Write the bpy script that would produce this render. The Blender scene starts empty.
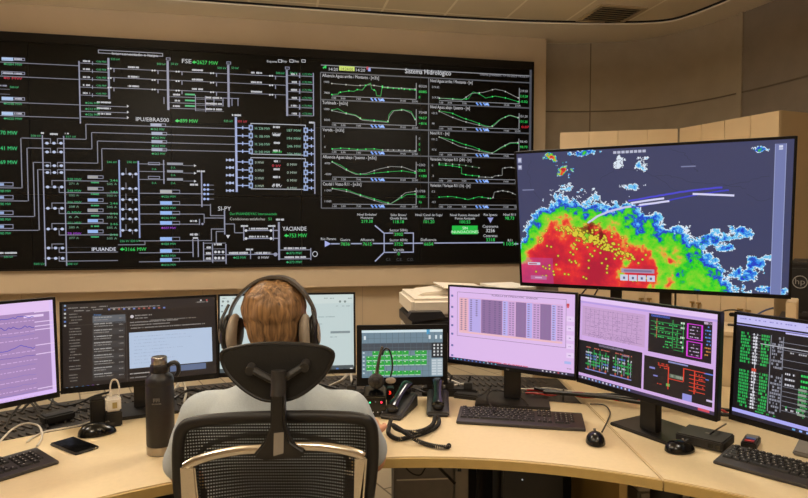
import bpy, bmesh, math, random
from math import sin, cos, pi, radians, sqrt, atan2
from mathutils import Vector, Matrix, noise, Euler
random.seed(7)
SC = bpy.context.scene
COL = SC.collection
CAM_Z = 1.5
PITCH = radians(2.5)
FPX = 615.0

# ------------------------------------------------------------------ helpers
def lin(c):
    return c/12.92 if c <= 0.04045 else ((c+0.055)/1.055)**2.4
def hx(s, a=1.0):
    s = s.lstrip('#')
    return tuple(lin(int(s[i:i+2], 16)/255) for i in (0, 2, 4)) + (a,)

MATS = {}
def mat(name, col, rough=0.5, metal=0.0, var=0.06, scale=30.0, bump=0.0, spec=0.5, emit=None, es=1.0, coat=0.0):
    if name in MATS: return MATS[name]
    m = bpy.data.materials.new(name); m.use_nodes = True
    nt = m.node_tree; b = nt.nodes['Principled BSDF']
    c = hx(col)
    b.inputs['Roughness'].default_value = rough
    b.inputs['Metallic'].default_value = metal
    b.inputs['Specular IOR Level'].default_value = spec
    if coat: b.inputs['Coat Weight'].default_value = coat
    tc = nt.nodes.new('ShaderNodeTexCoord')
    nz = nt.nodes.new('ShaderNodeTexNoise'); nz.inputs['Scale'].default_value = scale
    nz.inputs['Detail'].default_value = 3.0
    nt.links.new(tc.outputs['Object'], nz.inputs['Vector'])
    rp = nt.nodes.new('ShaderNodeValToRGB')
    rp.color_ramp.elements[0].position = 0.3; rp.color_ramp.elements[1].position = 0.7
    rp.color_ramp.elements[0].color = tuple(x*(1-var) for x in c[:3]) + (1,)
    rp.color_ramp.elements[1].color = tuple(min(1, x*(1+var)) for x in c[:3]) + (1,)
    nt.links.new(nz.outputs['Fac'], rp.inputs['Fac'])
    nt.links.new(rp.outputs['Color'], b.inputs['Base Color'])
    if bump:
        bp = nt.nodes.new('ShaderNodeBump'); bp.inputs['Strength'].default_value = bump
        bp.inputs['Distance'].default_value = 0.002
        nt.links.new(nz.outputs['Fac'], bp.inputs['Height']); nt.links.new(bp.outputs['Normal'], b.inputs['Normal'])
    if emit:
        b.inputs['Emission Color'].default_value = hx(emit); b.inputs['Emission Strength'].default_value = es
    MATS[name] = m
    return m

def screen_mat():
    """lit display pixels: colour from the mesh colour attribute, glossy front"""
    if 'lit_screen' in MATS: return MATS['lit_screen']
    m = bpy.data.materials.new('lit_screen'); m.use_nodes = True
    nt = m.node_tree; b = nt.nodes['Principled BSDF']
    b.inputs['Base Color'].default_value = (0.012, 0.012, 0.013, 1)
    b.inputs['Roughness'].default_value = 0.32
    b.inputs['Specular IOR Level'].default_value = 0.35
    a = nt.nodes.new('ShaderNodeAttribute'); a.attribute_name = 'Col'
    nt.links.new(a.outputs['Color'], b.inputs['Emission Color'])
    b.inputs['Emission Strength'].default_value = 1.0
    MATS['lit_screen'] = m
    return m

def link(name, bm, m=None, parent=None, smooth=False, bevel=0.0, seg=2):
    if bevel: 
        bmesh.ops.remove_doubles(bm, verts=bm.verts, dist=1e-6)
        es = [e for e in bm.edges if len(e.link_faces) == 2 and e.calc_face_angle(0) > 0.6]
        bmesh.ops.bevel(bm, geom=es, offset=bevel, segments=seg, affect='EDGES', clamp_overlap=True)
    me = bpy.data.meshes.new(name); bm.normal_update(); bm.to_mesh(me); bm.free()
    if m is not None:
        for x in (m if isinstance(m, (list, tuple)) else [m]): me.materials.append(x)
    if smooth:
        for p in me.polygons: p.use_smooth = True
        try: me.set_sharp_from_angle(angle=radians(38))
        except Exception: pass
    o = bpy.data.objects.new(name, me); COL.objects.link(o)
    if parent is not None: o.parent = parent
    return o

def tag(o, label, cat, group=None, kind=None):
    if label: o['label'] = label
    if cat: o['category'] = cat
    if group: o['group'] = group
    if kind: o['kind'] = kind
    return o
def thing(name, label, cat, loc=(0, 0, 0), rz=0.0, group=None):
    o = bpy.data.objects.new(name, None); COL.objects.link(o)
    o.location = loc; o.rotation_euler = (0, 0, rz); o.empty_display_size = 0.1
    return tag(o, label, cat, group)
def struct(name, bm, m, **k):
    o = link(name, bm, m, **k); o['kind'] = 'structure'; return o

def B(): return bmesh.new()
def xf(bm, vs, M):
    bmesh.ops.transform(bm, matrix=M, verts=vs)
def box(bm, x0, x1, y0, y1, z0, z1, M=None):
    r = bmesh.ops.create_cube(bm, size=1.0)
    T = Matrix.Translation(((x0+x1)/2, (y0+y1)/2, (z0+z1)/2)) @ Matrix.Diagonal((abs(x1-x0), abs(y1-y0), abs(z1-z0), 1))
    if M is not None: T = M @ T
    xf(bm, r['verts'], T); return bm
def cyl(bm, p0, p1, r0, r1=None, n=20, cap=True):
    p0, p1 = Vector(p0), Vector(p1); r1 = r0 if r1 is None else r1
    d = p1-p0; L = d.length
    r = bmesh.ops.create_cone(bm, cap_ends=cap, segments=n, radius1=r0, radius2=r1, depth=L)
    q = d.to_track_quat('Z', 'Y').to_matrix().to_4x4()
    xf(bm, r['verts'], Matrix.Translation((p0+p1)/2) @ q); return bm
def ell(bm, c, r, n=20, M=None):
    q = bmesh.ops.create_uvsphere(bm, u_segments=n, v_segments=max(8, n//2), radius=1.0)
    T = Matrix.Translation(c) @ (M if M is not None else Matrix()) @ Matrix.Diagonal((r[0], r[1], r[2], 1))
    xf(bm, q['verts'], T); return bm
def spline(pts, k=6, closed=False):
    P = [Vector(p) for p in pts]; out = []; n = len(P)
    rng = n if closed else n-1
    for i in range(rng):
        if closed: a, b, c, d = P[(i-1) % n], P[i], P[(i+1) % n], P[(i+2) % n]
        else: a, b, c, d = P[max(i-1, 0)], P[i], P[i+1], P[min(i+2, n-1)]
        for j in range(k):
            t = j/k
            out.append(0.5*((2*b)+(c-a)*t+(2*a-5*b+4*c-d)*t*t+(3*b-3*c+d-a)*t**3))
    if not closed: out.append(P[-1])
    return out
def tube(bm, pts, r, n=8, k=6, closed=False, raw=False, flat=1.0):
    P = [Vector(p) for p in pts] if raw else spline(pts, k, closed)
    rings = []; N = len(P); up = None
    for i, p in enumerate(P):
        if closed: t = P[(i+1) % N]-P[(i-1) % N]
        else: t = P[min(i+1, N-1)]-P[max(i-1, 0)]
        if t.length < 1e-9: t = Vector((0, 0, 1))
        t.normalize()
        if up is None:
            up = Vector((0, 0, 1)) if abs(t.z) < 0.9 else Vector((0, 1, 0))
        a = up - t*up.dot(t)
        if a.length < 1e-6: a = t.orthogonal()
        a.normalize(); b = t.cross(a); up = a
        rr = r(i/(N-1)) if callable(r) else r
        rings.append([bm.verts.new(p + a*cos(2*pi*j/n)*rr*flat + b*sin(2*pi*j/n)*rr) for j in range(n)])
    for i in range(N if closed else N-1):
        A, C = rings[i], rings[(i+1) % N]
        for j in range(n): bm.faces.new((A[j], A[(j+1) % n], C[(j+1) % n], C[j]))
    if not closed:
        bm.faces.new(rings[0][::-1]); bm.faces.new(rings[-1])
    return bm
def lathe(bm, prof, c=(0, 0, 0), n=32, axis=None):
    rings = []
    for r, z in prof:
        rings.append([bm.verts.new((c[0]+max(r, 1e-5)*cos(2*pi*j/n), c[1]+max(r, 1e-5)*sin(2*pi*j/n), c[2]+z)) for j in range(n)])
    for A, C in zip(rings, rings[1:]):
        for j in range(n): bm.faces.new((A[j], A[(j+1) % n], C[(j+1) % n], C[j]))
    bm.faces.new(rings[0][::-1]); bm.faces.new(rings[-1])
    return bm
def prism(bm, poly, a0, a1, plane='xy', M=None):
    """polygon extruded along the remaining axis"""
    def P(u, v, w):
        q = {'xy': (u, v, w), 'xz': (u, w, v), 'yz': (w, u, v)}[plane]
        return M @ Vector(q) if M is not None else Vector(q)
    A = [bm.verts.new(P(u, v, a0)) for u, v in poly]; C = [bm.verts.new(P(u, v, a1)) for u, v in poly]
    n = len(poly)
    f = [bm.faces.new(A[::-1]), bm.faces.new(C)]
    for i in range(n): f.append(bm.faces.new((A[i], A[(i+1) % n], C[(i+1) % n], C[i])))
    bmesh.ops.recalc_face_normals(bm, faces=f)
    return bm
def copy_tree(o, parent=None):
    c = o.copy(); COL.objects.link(c)
    if parent is not None: c.parent = parent
    for ch in list(o.children): copy_tree(ch, c)
    return c

# ------------------------------------------------------------------ lit screens
_tc = {}
def text_geo(s):
    if s in _tc: return _tc[s]
    cu = bpy.data.curves.new('t', 'FONT'); cu.body = s; cu.size = 1.0; cu.resolution_u = 2
    ob = bpy.data.objects.new('t', cu); COL.objects.link(ob)
    bpy.context.view_layer.update()
    dg = bpy.context.evaluated_depsgraph_get(); me = bpy.data.meshes.new_from_object(ob.evaluated_get(dg))
    vs = [(v.co.x, v.co.y) for v in me.vertices]; fs = [tuple(p.vertices) for p in me.polygons]
    bpy.data.objects.remove(ob); bpy.data.meshes.remove(me); bpy.data.curves.remove(cu)
    x0 = min([v[0] for v in vs] or [0]); x1 = max([v[0] for v in vs] or [1])
    _tc[s] = (vs, fs, x0, x1)
    return _tc[s]

class Face:
    """a flat face: lower-left corner o, width w, height h, yaw and backward tilt, facing -Y when yaw=0"""
    def __init__(s, o, w, h, yaw, tilt):
        s.o = Vector(o); s.w = w; s.h = h; s.yaw = yaw; s.tilt = tilt
        s.r = Vector((cos(yaw), sin(yaw), 0)); n = Vector((-sin(yaw), cos(yaw), 0))
        s.u = Vector((0, 0, 1))*cos(tilt) + n*sin(tilt)
        s.n = s.r.cross(s.u)           # towards the viewer
    def at(s, px, py):
        """photograph coordinate -> (u, v) metres on the face"""
        d = Vector(((px-404)/FPX, 0, -(py-249)/FPX)) + Vector((0, 1, 0))
        c, q = cos(PITCH), sin(PITCH)
        d = Vector((d.x, d.y*c + d.z*q, -d.y*q + d.z*c))
        c0 = Vector((0, 0, CAM_Z)); t = (s.o-c0).dot(s.n)/d.dot(s.n); p = c0+d*t-s.o
        return p.dot(s.r), p.dot(s.u)
    def matrix(s):
        M = Matrix((s.r, -s.n, s.u)).transposed().to_4x4(); M.translation = s.o
        return M

class Canvas:
    """flat artwork in the plane y=0 of a local frame: x right, z up"""
    def __init__(s, face, off=(0, 0)):
        s.f = face; s.V = []; s.F = []; s.C = []; s.k = 0; s.off = off; s.clip = None
    def _add(s, pts, col, faces=None, lay=1):
        b = len(s.V); d = -0.0004*lay
        for (u, v) in pts: s.V.append((u-s.off[0], d, v-s.off[1]))
        if faces is None: faces = [tuple(range(len(pts)))]
        for fc in faces:
            s.F.append(tuple(b+i for i in fc)); s.C.append(col)
    def uvrect(s, u0, v0, u1, v1, col, lay=1):
        if u1 < u0: u0, u1 = u1, u0
        if v1 < v0: v0, v1 = v1, v0
        if s.clip:
            u0, u1 = max(u0, s.clip[0]), min(u1, s.clip[2]); v0, v1 = max(v0, s.clip[1]), min(v1, s.clip[3])
            if u1 <= u0 or v1 <= v0: return
        s._add([(u0, v0), (u1, v0), (u1, v1), (u0, v1)], hx(col) if isinstance(col, str) else col, lay=lay)
    def at(s, p): return s.f.at(*p)
    def rect(s, x0, y0, x1, y1, col, lay=1):
        a = s.at((x0, y0)); b = s.at((x1, y1)); s.uvrect(a[0], a[1], b[0], b[1], col, lay)
    def px(s, x, y):
        a = s.at((x, y)); b = s.at((x+1, y)); return abs(b[0]-a[0])
    def frame(s, x0, y0, x1, y1, col, t=0.5, lay=2):
        a = s.at((x0, y0)); b = s.at((x1, y1)); w = s.px(x0, y0)*t
        s.uvrect(a[0], a[1], b[0], a[1]-w, col, lay); s.uvrect(a[0], b[1], b[0], b[1]+w, col, lay)
        s.uvrect(a[0], a[1], a[0]+w, b[1], col, lay); s.uvrect(b[0]-w, a[1], b[0], b[1], col, lay)
    def H(s, x0, x1, y, col='#8d909c', t=0.7, lay=2, xr=None):
        """horizontal line; y is read at x0 (or xr)"""
        v = s.at((x0 if xr is None else xr, y))[1]; a = s.at((x0, y))[0]; b = s.at((x1, y))[0]; w = s.px(x0, y)*t/2
        s.uvrect(a, v-w, b, v+w, col, lay)
    def Vl(s, x, y0, y1, col='#8d909c', t=0.7, lay=2):
        a = s.at((x, y0)); b = s.at((x, y1)); w = s.px(x, y0)*t/2; u = (a[0]+b[0])/2
        s.uvrect(u-w, a[1], u+w, b[1], col, lay)
    def seg(s, p, q, col, t=0.6, lay=3, uv=False):
        a, b = (p, q) if uv else (s.at(p), s.at(q))
        w = (s.px(*p) if not uv else s.pw)*t/2
        d = Vector((b[0]-a[0], b[1]-a[1])); 
        if d.length < 1e-9: return
        d.normalize(); n = Vector((-d.y, d.x))*w
        s._add([(a[0]-n.x, a[1]-n.y), (b[0]-n.x, b[1]-n.y), (b[0]+n.x, b[1]+n.y), (a[0]+n.x, a[1]+n.y)], hx(col), lay=lay)
    def poly(s, pts, col, t=0.6, lay=3):
        for p, q in zip(pts, pts[1:]): s.seg(p, q, col, t, lay)
    def disc(s, x, y, r, col, lay=3, n=10, sx=1.0):
        c = s.at((x, y)); R = s.px(x, y)*r
        s._add([(c[0]+R*sx*cos(2*pi*i/n), c[1]+R*sin(2*pi*i/n)) for i in range(n)], hx(col), lay=lay)
    def fill(s, pts, col, lay=3):
        s._add([s.at(p) for p in pts], hx(col), lay=lay)
    def text(s, x, y, t, h, col, width=None, align='l', lay=4):
        """y = baseline; h = capital height in photo pixels; width in photo pixels"""
        if t[:1] == '-' and t.endswith('MW'):
            s.fill([(x, y-h*0.45), (x+h*0.7, y-h*0.95), (x+h*0.7, y-h*0.62), (x+h*1.2, y-h*0.62), (x+h*1.2, y-h*0.28), (x+h*0.7, y-h*0.28), (x+h*0.7, y)], col, lay)
            t = t[1:]; x += h*1.35; width = width and width-h*1.35
        vs, fs, x0, x1 = text_geo(t)
        if not vs: return
        k = s.px(x, y); a = s.at((x, y)); sc = k*h/0.70; sx = sc
        if width: sx = abs(s.at((x+width, y))[0]-a[0])/(x1-x0)
        o = a[0]-x0*sx
        if align == 'c': o = a[0]-(x0+x1)/2*sx
        s._add([(o+p[0]*sx, a[1]+p[1]*sc) for p in vs], hx(col), fs, lay)
    def dash(s, x0, x1, y, h, col, lay=3, fillr=0.8):
        """a row of tiny unreadable characters"""
        a = s.at((x0, y)); b = s.at((x1, y)); v = a[1]; k = s.px(x0, y); u = min(a[0], b[0]); e = max(a[0], b[0])
        while u < e:
            w = k*random.uniform(0.5, 1.1)*h/2.2
            if random.random() < fillr+0.08:
                hh = k*h*random.uniform(0.75, 1.0)
                s.uvrect(u, v-hh/2, min(e, u+w*0.8), v+hh/2, col, lay)
            u += w
    def build(s, name, parent=None):
        me = bpy.data.meshes.new(name); me.from_pydata(s.V, [], s.F)
        at = me.color_attributes.new('Col', 'FLOAT_COLOR', 'CORNER')
        buf = []
        for p, c in zip(me.polygons, s.C): buf += list(c)*p.loop_total
        at.data.foreach_set('color', buf)
        me.materials.append(screen_mat())
        # normals towards -Y
        flip = [p.index for p in me.polygons if p.normal.y > 0]
        if flip:
            bm = bmesh.new(); bm.from_mesh(me); bm.faces.ensure_lookup_table()
            bmesh.ops.reverse_faces(bm, faces=[bm.faces[i] for i in flip]); bm.to_mesh(me); bm.free()
        o = bpy.data.objects.new(name, me); COL.objects.link(o)
        if parent is not None: o.parent = parent
        return o

# ------------------------------------------------------------------ materials
M_wall = mat('wall_panel_beige', '#b9a68c', 0.7, var=0.03, scale=3, spec=0.2)
M_band = mat('wall_panel_light', '#c0ae96', 0.65, var=0.03, scale=3, spec=0.2)
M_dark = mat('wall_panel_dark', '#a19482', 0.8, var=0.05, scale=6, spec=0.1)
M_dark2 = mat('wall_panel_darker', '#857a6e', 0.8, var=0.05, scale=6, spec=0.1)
M_soffit = mat('soffit_paint', '#e6dac6', 0.8, var=0.02, scale=3)
M_black = mat('black_plastic', '#16120f', 0.45, var=0.1)
M_blackg = mat('black_gloss', '#0b0a0a', 0.18, var=0.1)
M_bezel = mat('bezel_plastic', '#0f0c0b', 0.5, var=0.1, spec=0.25)
M_dgrey = mat('dark_grey_plastic', '#2a2725', 0.5, var=0.1)
M_key = mat('key_plastic', '#211e1c', 0.5, var=0.1)
M_kbase = mat('keyboard_case', '#35302e', 0.45, var=0.1)
M_desk = mat('desk_laminate', '#dcc7a0', 0.42, var=0.025, scale=60, spec=0.4)
M_edge = mat('desk_edge_band', '#b79a5c', 0.45, var=0.03)
M_white = mat('white_plastic', '#d9d2c6', 0.4, var=0.02)
M_steel = mat('brushed_steel', '#a8a197', 0.28, metal=1.0, var=0.05)
M_chrome = mat('polished_aluminium', '#cfc8bd', 0.18, metal=1.0, var=0.03)
M_bottle = mat('bottle_black_coat', '#1d1a19', 0.42, var=0.15, scale=120, bump=0.05)
M_cab = mat('cabinet_laminate', '#d0b894', 0.5, var=0.02, scale=8)
M_cabside = mat('cabinet_side_laminate', '#c6ae88', 0.5, var=0.02, scale=8)
M_red = mat('red_cable', '#b32015', 0.5)
M_wcab = mat('white_cable', '#cfc6b8', 0.5)
M_gcab = mat('grey_cable', '#8d8475', 0.5)
M_shirt = mat('shirt_cloth', '#b6bec2', 0.9, var=0.05, scale=300, bump=0.3, spec=0.1)
M_skin = mat('skin', '#c98f6c', 0.55, var=0.05, scale=40)
M_trouser = mat('trouser_cloth', '#23262f', 0.9)
M_prw = mat('printer_white', '#ddd2c2', 0.45, var=0.02)
M_prb = mat('printer_dark', '#2a292d', 0.4)
M_fabric = mat('black_upholstery', '#17140f', 0.85, var=0.15, scale=200, bump=0.3)

def floor_mat():
    m = mat('floor_planks', '#bdae95', 0.35, var=0.04, scale=5)
    nt = m.node_tree; b = nt.nodes['Principled BSDF']
    tc = nt.nodes.new('ShaderNodeTexCoord'); mp = nt.nodes.new('ShaderNodeMapping')
    mp.inputs['Rotation'].default_value = (0, 0, radians(60))
    br = nt.nodes.new('ShaderNodeTexBrick'); br.inputs['Scale'].default_value = 1.0
    br.inputs['Color1'].default_value = hx('#cbbfa8'); br.inputs['Color2'].default_value = hx('#b8ab92')
    br.inputs['Mortar'].default_value = hx('#6d6250'); br.inputs['Mortar Size'].default_value = 0.006
    br.inputs['Brick Width'].default_value = 1.2; br.inputs['Row Height'].default_value = 0.2
    nt.links.new(tc.outputs['Object'], mp.inputs['Vector']); nt.links.new(mp.outputs['Vector'], br.inputs['Vector'])
    nt.links.new(br.outputs['Color'], b.inputs['Base Color'])
    return m

def rib_mat():
    """dusty black ribbed cable-tray floor"""
    m = mat('ribbed_tray', '#2b2622', 0.85, var=0.4, scale=25, bump=0.5)
    nt = m.node_tree; b = nt.nodes['Principled BSDF']
    return m

def mesh_mat():
    m = bpy.data.materials.new('chair_mesh_weave'); m.use_nodes = True
    nt = m.node_tree; b = nt.nodes['Principled BSDF']; out = nt.nodes['Material Output']
    b.inputs['Base Color'].default_value = hx('#1c1916'); b.inputs['Roughness'].default_value = 0.7
    tc = nt.nodes.new('ShaderNodeTexCoord'); sp = nt.nodes.new('ShaderNodeSeparateXYZ')
    nt.links.new(tc.outputs['Object'], sp.inputs[0])
    def wave(axis, freq, thr):
        a = nt.nodes.new('ShaderNodeMath'); a.operation = 'MULTIPLY'; a.inputs[1].default_value = freq
        nt.links.new(sp.outputs[axis], a.inputs[0])
        f = nt.nodes.new('ShaderNodeMath'); f.operation = 'FRACT'; nt.links.new(a.outputs[0], f.inputs[0])
        g = nt.nodes.new('ShaderNodeMath'); g.operation = 'GREATER_THAN'; g.inputs[1].default_value = thr
        nt.links.new(f.outputs[0], g.inputs[0]); return g
    w1 = wave('X', 170, 0.5); w2 = wave('Z', 130, 0.62)
    mn = nt.nodes.new('ShaderNodeMath'); mn.operation = 'MULTIPLY'
    nt.links.new(w1.outputs[0], mn.inputs[0]); nt.links.new(w2.outputs[0], mn.inputs[1])
    tr = nt.nodes.new('ShaderNodeBsdfTransparent'); mx = nt.nodes.new('ShaderNodeMixShader')
    nt.links.new(mn.outputs[0], mx.inputs[0]); nt.links.new(b.outputs[0], mx.inputs[1]); nt.links.new(tr.outputs[0], mx.inputs[2])
    nt.links.new(mx.outputs[0], out.inputs['Surface'])
    return m

def hair_mat():
    m = mat('hair_blond', '#8a5a30', 0.5, var=0.1, scale=40)
    nt = m.node_tree; b = nt.nodes['Principled BSDF']
    tc = nt.nodes.new('ShaderNodeTexCoord'); mp = nt.nodes.new('ShaderNodeMapping')
    mp.inputs['Scale'].default_value = (110, 110, 14)
    nz = nt.nodes.new('ShaderNodeTexNoise'); nz.inputs['Scale'].default_value = 1.0; nz.inputs['Detail'].default_value = 4
    nz.inputs['Distortion'].default_value = 0.6
    nt.links.new(tc.outputs['Object'], mp.inputs['Vector']); nt.links.new(mp.outputs['Vector'], nz.inputs['Vector'])
    rp = nt.nodes.new('ShaderNodeValToRGB')
    rp.color_ramp.elements[0].position = 0.3; rp.color_ramp.elements[0].color = hx('#52381f')
    rp.color_ramp.elements[1].position = 0.72; rp.color_ramp.elements[1].color = hx('#b5895a')
    nt.links.new(nz.outputs['Fac'], rp.inputs['Fac']); nt.links.new(rp.outputs['Color'], b.inputs['Base Color'])
    bp = nt.nodes.new('ShaderNodeBump'); bp.inputs['Strength'].default_value = 0.7; bp.inputs['Distance'].default_value = 0.004
    nt.links.new(nz.outputs['Fac'], bp.inputs['Height']); nt.links.new(bp.outputs['Normal'], b.inputs['Normal'])
    return m

# ------------------------------------------------------------------ the room
WY = radians(11.96)
VW = Face((-1.0129, 6.0964, CAM_Z+0.2512), 1, 1, WY, 0.0)      # display plane; origin on a panel corner
MW = VW.matrix()
CEIL = 3.46
wall_path = spline([(1.50, 6.84), (2.05, 6.84), (2.58, 6.70), (2.97, 6.27), (3.17, 5.85), (3.33, 5.32), (3.46, 4.6), (3.52, 3.5), (3.52, 1.0), (3.52, -2.6)], 8)
wall_path = [Vector((p.x, p.y, 0)) for p in wall_path]
iP = min(range(len(wall_path)), key=lambda i: (wall_path[i]-Vector((3.17, 5.85, 0))).length)
def offset_path(P, d):
    out = []
    for i, p in enumerate(P):
        t = (P[min(i+1, len(P)-1)]-P[max(i-1, 0)]).normalized(); out.append(p+Vector((t.y, -t.x, 0))*d)
    return out
def strip(bm, P, z0, z1, d0, d1):
    """ribbon solid along a path between two offsets"""
    a, b = offset_path(P, d0), offset_path(P, d1)
    A = [[bm.verts.new((p.x, p.y, z)) for p in q] for q, z in ((a, z0), (b, z0), (b, z1), (a, z1))]
    for k in range(4):
        u, v = A[k], A[(k+1) % 4]
        for i in range(len(P)-1): bm.faces.new((u[i], u[i+1], v[i+1], v[i]))
    bm.faces.new([A[k][0] for k in range(4)]); bm.faces.new([A[k][-1] for k in range(3, -1, -1)])
    bmesh.ops.recalc_face_normals(bm, faces=bm.faces)
    return bm

bm = B(); box(bm, -5.5, 4.2, -3, 8, -0.05, 0); struct('floor', bm, floor_mat())
ZL = 1.7512
def wbox(bm, x0, x1, y0, y1, z0, z1): return box(bm, x0, x1, y0, y1, z0-ZL, z1-ZL, MW)
bm = wbox(B(), -4.4, 2.62, 0.20, 0.32, 0, CEIL); struct('wall_back', bm, M_wall)
bm = wbox(B(), -4.4, 2.60, 0.03, 0.20, 0.845, CEIL); struct('trim_display_surround', bm, M_band, bevel=0.006)
bm = B()
for u in (-4.2, -2.6, -0.97, 0.63, 2.2): wbox(bm, u, u+0.005, 0.197, 0.201, 0, 0.84)
struct('trim_panel_joint', bm, M_dark)
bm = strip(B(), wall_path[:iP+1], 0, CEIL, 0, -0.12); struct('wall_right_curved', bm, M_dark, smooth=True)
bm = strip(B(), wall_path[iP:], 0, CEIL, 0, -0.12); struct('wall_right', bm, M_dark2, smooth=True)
bm = strip(B(), [wall_path[iP-1].lerp(wall_path[iP], .5), wall_path[iP], wall_path[iP].lerp(wall_path[iP+1], .35)], 0, CEIL, 0.02, -0.02); struct('trim_pilaster', bm, M_dark)
bm = strip(B(), wall_path, 2.712, 2.724, 0.010, -0.01)
for px in (8,):
    p = wall_path[px]; box(bm, p.x-0.005, p.x+0.005, p.y-0.005, p.y+0.03, 0, CEIL)
struct('trim_wall_joint', bm, mat('joint_dark', '#6a5d4c', 0.9))
bm = box(B(), -5.45, -5.3, -2.7, 6, 0, CEIL); struct('wall_left', bm, M_wall)
bm = box(B(), -5.45, 3.6, -2.72, -2.6, 0, CEIL); struct('wall_front', bm, M_wall)

def ceiling_mat():
    m = mat('ceiling_tile', '#cdb690', 0.85, var=0.03, scale=2)
    nt = m.node_tree; b = nt.nodes['Principled BSDF']
    tc = nt.nodes.new('ShaderNodeTexCoord'); mp = nt.nodes.new('ShaderNodeMapping')
    mp.inputs['Rotation'].default_value = (0, 0, -WY); mp.inputs['Location'].default_value = (0.2, 0.35, 0)
    br = nt.nodes.new('ShaderNodeTexBrick'); br.offset = 0.0; br.inputs['Scale'].default_value = 1.0
    br.inputs['Color1'].default_value = hx('#d6c6a8'); br.inputs['Color2'].default_value = hx('#dacaac')
    br.inputs['Mortar'].default_value = hx('#f2e6cc'); br.inputs['Mortar Size'].default_value = 0.012
    br.inputs['Brick Width'].default_value = 0.61; br.inputs['Row Height'].default_value = 1.22
    nt.links.new(tc.outputs['Object'], mp.inputs['Vector']); nt.links.new(mp.outputs['Vector'], br.inputs['Vector'])
    nt.links.new(br.outputs['Color'], b.inputs['Base Color'])
    return m
bm = box(B(), -5.45, 4.2, -2.72, 8.2, CEIL+0.03, CEIL+0.1); struct('ceiling', bm, ceiling_mat())
# soffit ring along the display wall and the curved wall
left = [(MW @ Vector((u, 0.03, 0))) for u in (-4.4, -3, -1.5, 0, 1.4, 2.1)]
ring = [Vector((p.x, p.y, 0)) for p in left] + [Vector((p.x, p.y, 0)) for p in wall_path[18::4]]
ring = spline(offset_path(ring, 0.36), 6)
for _ in range(60): ring = [ring[0]] + [(ring[i-1]+ring[i]*2+ring[i+1])/4 for i in range(1, len(ring)-1)] + [ring[-1]]
far = [(4.1, -2.7), (4.1, 8.1), (-5.4, 8.1), (-5.4, ring[0].y)]
bm = prism(B(), [(p.x, p.y) for p in ring] + far, CEIL, CEIL+0.029); struct('trim_soffit', bm, M_soffit)
bm = strip(B(), ring, CEIL+0.014, CEIL+0.03, 0.001, 0.014); struct('trim_gap_shade', bm, mat('gap_shade_black', '#0c0907', 0.9))  # black strip painted as the shade in the slot above the soffit

# ceiling air vent
v = thing('ceiling_vent', 'square brown slatted air vent set in the ceiling tiles above the curved wall', 'air vent', (1.98, 5.98, CEIL+0.03), WY)
bm = B()
for a in ((-.24, .24, -.24, -.2), (-.24, .24, .2, .24), (-.24, -.2, -.2, .2), (.2, .24, -.2, .2)): box(bm, *a, -0.014, 0)
link('frame', bm, mat('vent_frame', '#b39d7c', 0.6), v)
link('backing', box(B(), -.2, .2, -.2, .2, -0.003, -0.001), mat('vent_dark', '#3a2d20', 0.8), v)
sl = None
for i in range(7):
    M = Matrix.Translation((0, -0.165+i*0.055, -0.01)) @ Matrix.Rotation(0.6, 4, 'X')
    if sl is None: sl = link('slat', box(B(), -.2, .2, -0.018, 0.018, -0.001, 0.001), mat('vent_frame', '#b39d7c'), v); s = sl
    else: s = sl.copy(); COL.objects.link(s); s.parent = v
    s.matrix_local = M

# unseen luminaires added overhead and behind the camera; upward lamps brighten the ceiling
def lumin(x, y, e, up=1.8, size=0.5):
    L = thing('added_ceiling_light', 'unseen square ceiling light, its hanging form and upward lamp added to brighten the ceiling', 'ceiling light', (x, y, CEIL+0.03), 0, 'added unseen ceiling lights')
    bm = B(); box(bm, -.30, .30, -.30, .30, -0.42, -0.38); link('housing', bm, M_white, L, bevel=.004)
    for sx in (-.2, .2): link('wire', cyl(B(), (sx, 0, -0.38), (sx, 0, 0), 0.003, n=6), M_steel, L)
    for z, rx, en in ((-.424, 0, e), (-.376, pi, e*up)):
        ld = bpy.data.lights.new('lamp', 'AREA'); ld.shape = 'SQUARE'; ld.size = size; ld.energy = en; ld.color = (1.0, 0.93, 0.835)
        lo = bpy.data.objects.new('lamp', ld); COL.objects.link(lo); lo.parent = L; lo.location = (0, 0, z); lo.rotation_euler = (rx, 0, 0)
for (x, y, e) in [(-2.1, 3.5, 31), (0.7, 3.7, 31), (-1.9, 0.7, 18), (1.3, 0.7, 19), (-0.3, -1.2, 23), (-4.0, 2.0, 21)]:
    lumin(x, y, e)

# ------------------------------------------------------------------ cabinets at the back right
def cabinet(p, q, z1, label, group):
    """two-door unit from p to q (front line), depth 0.38"""
    p, q = Vector(p), Vector(q); d = q-p; w = d.length; yaw = atan2(d.y, d.x)
    t = thing('storage_cabinet', label, 'cabinet', (p.x, p.y, 0), yaw, group)
    link('body', box(B(), 0, w, 0.018, 0.37, 0, z1), M_cabside, t, bevel=0.002)
    for i in (0, 1):
        dr = link('door', box(B(), i*w/2+0.002, (i+1)*w/2-0.002, 0, 0.018, 0.06, z1-0.003), M_cab, t, bevel=0.0015)
        hb = B(); x = w/2 + (-0.035 if i == 0 else 0.035)
        box(hb, x-0.005, x+0.005, -0.03, -0.02, 0.70, 0.80); box(hb, x-0.022, x+0.022, -0.031, -0.019, 0.785, 0.80)
        cyl(hb, (x, -0.02, 0.72), (x, 0.001, 0.72), 0.004, n=8); cyl(hb, (x, -0.02, 0.79), (x, 0.001, 0.79), 0.004, n=8)
        link('handle', hb, mat('handle_brass', '#a88a55', 0.35, metal=0.8), dr)
    return t
A, Bq, Cq = Vector((1.48, 5.87)), Vector((2.49, 5.62)), Vector((2.85, 4.71))
mid = (A+Bq)/2; g = 'tall beige cabinets along the curved wall'
cabinet(A, mid, 2.35, 'tall beige two-door cabinet, farthest left of the row and nearest the video wall', g)
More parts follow.
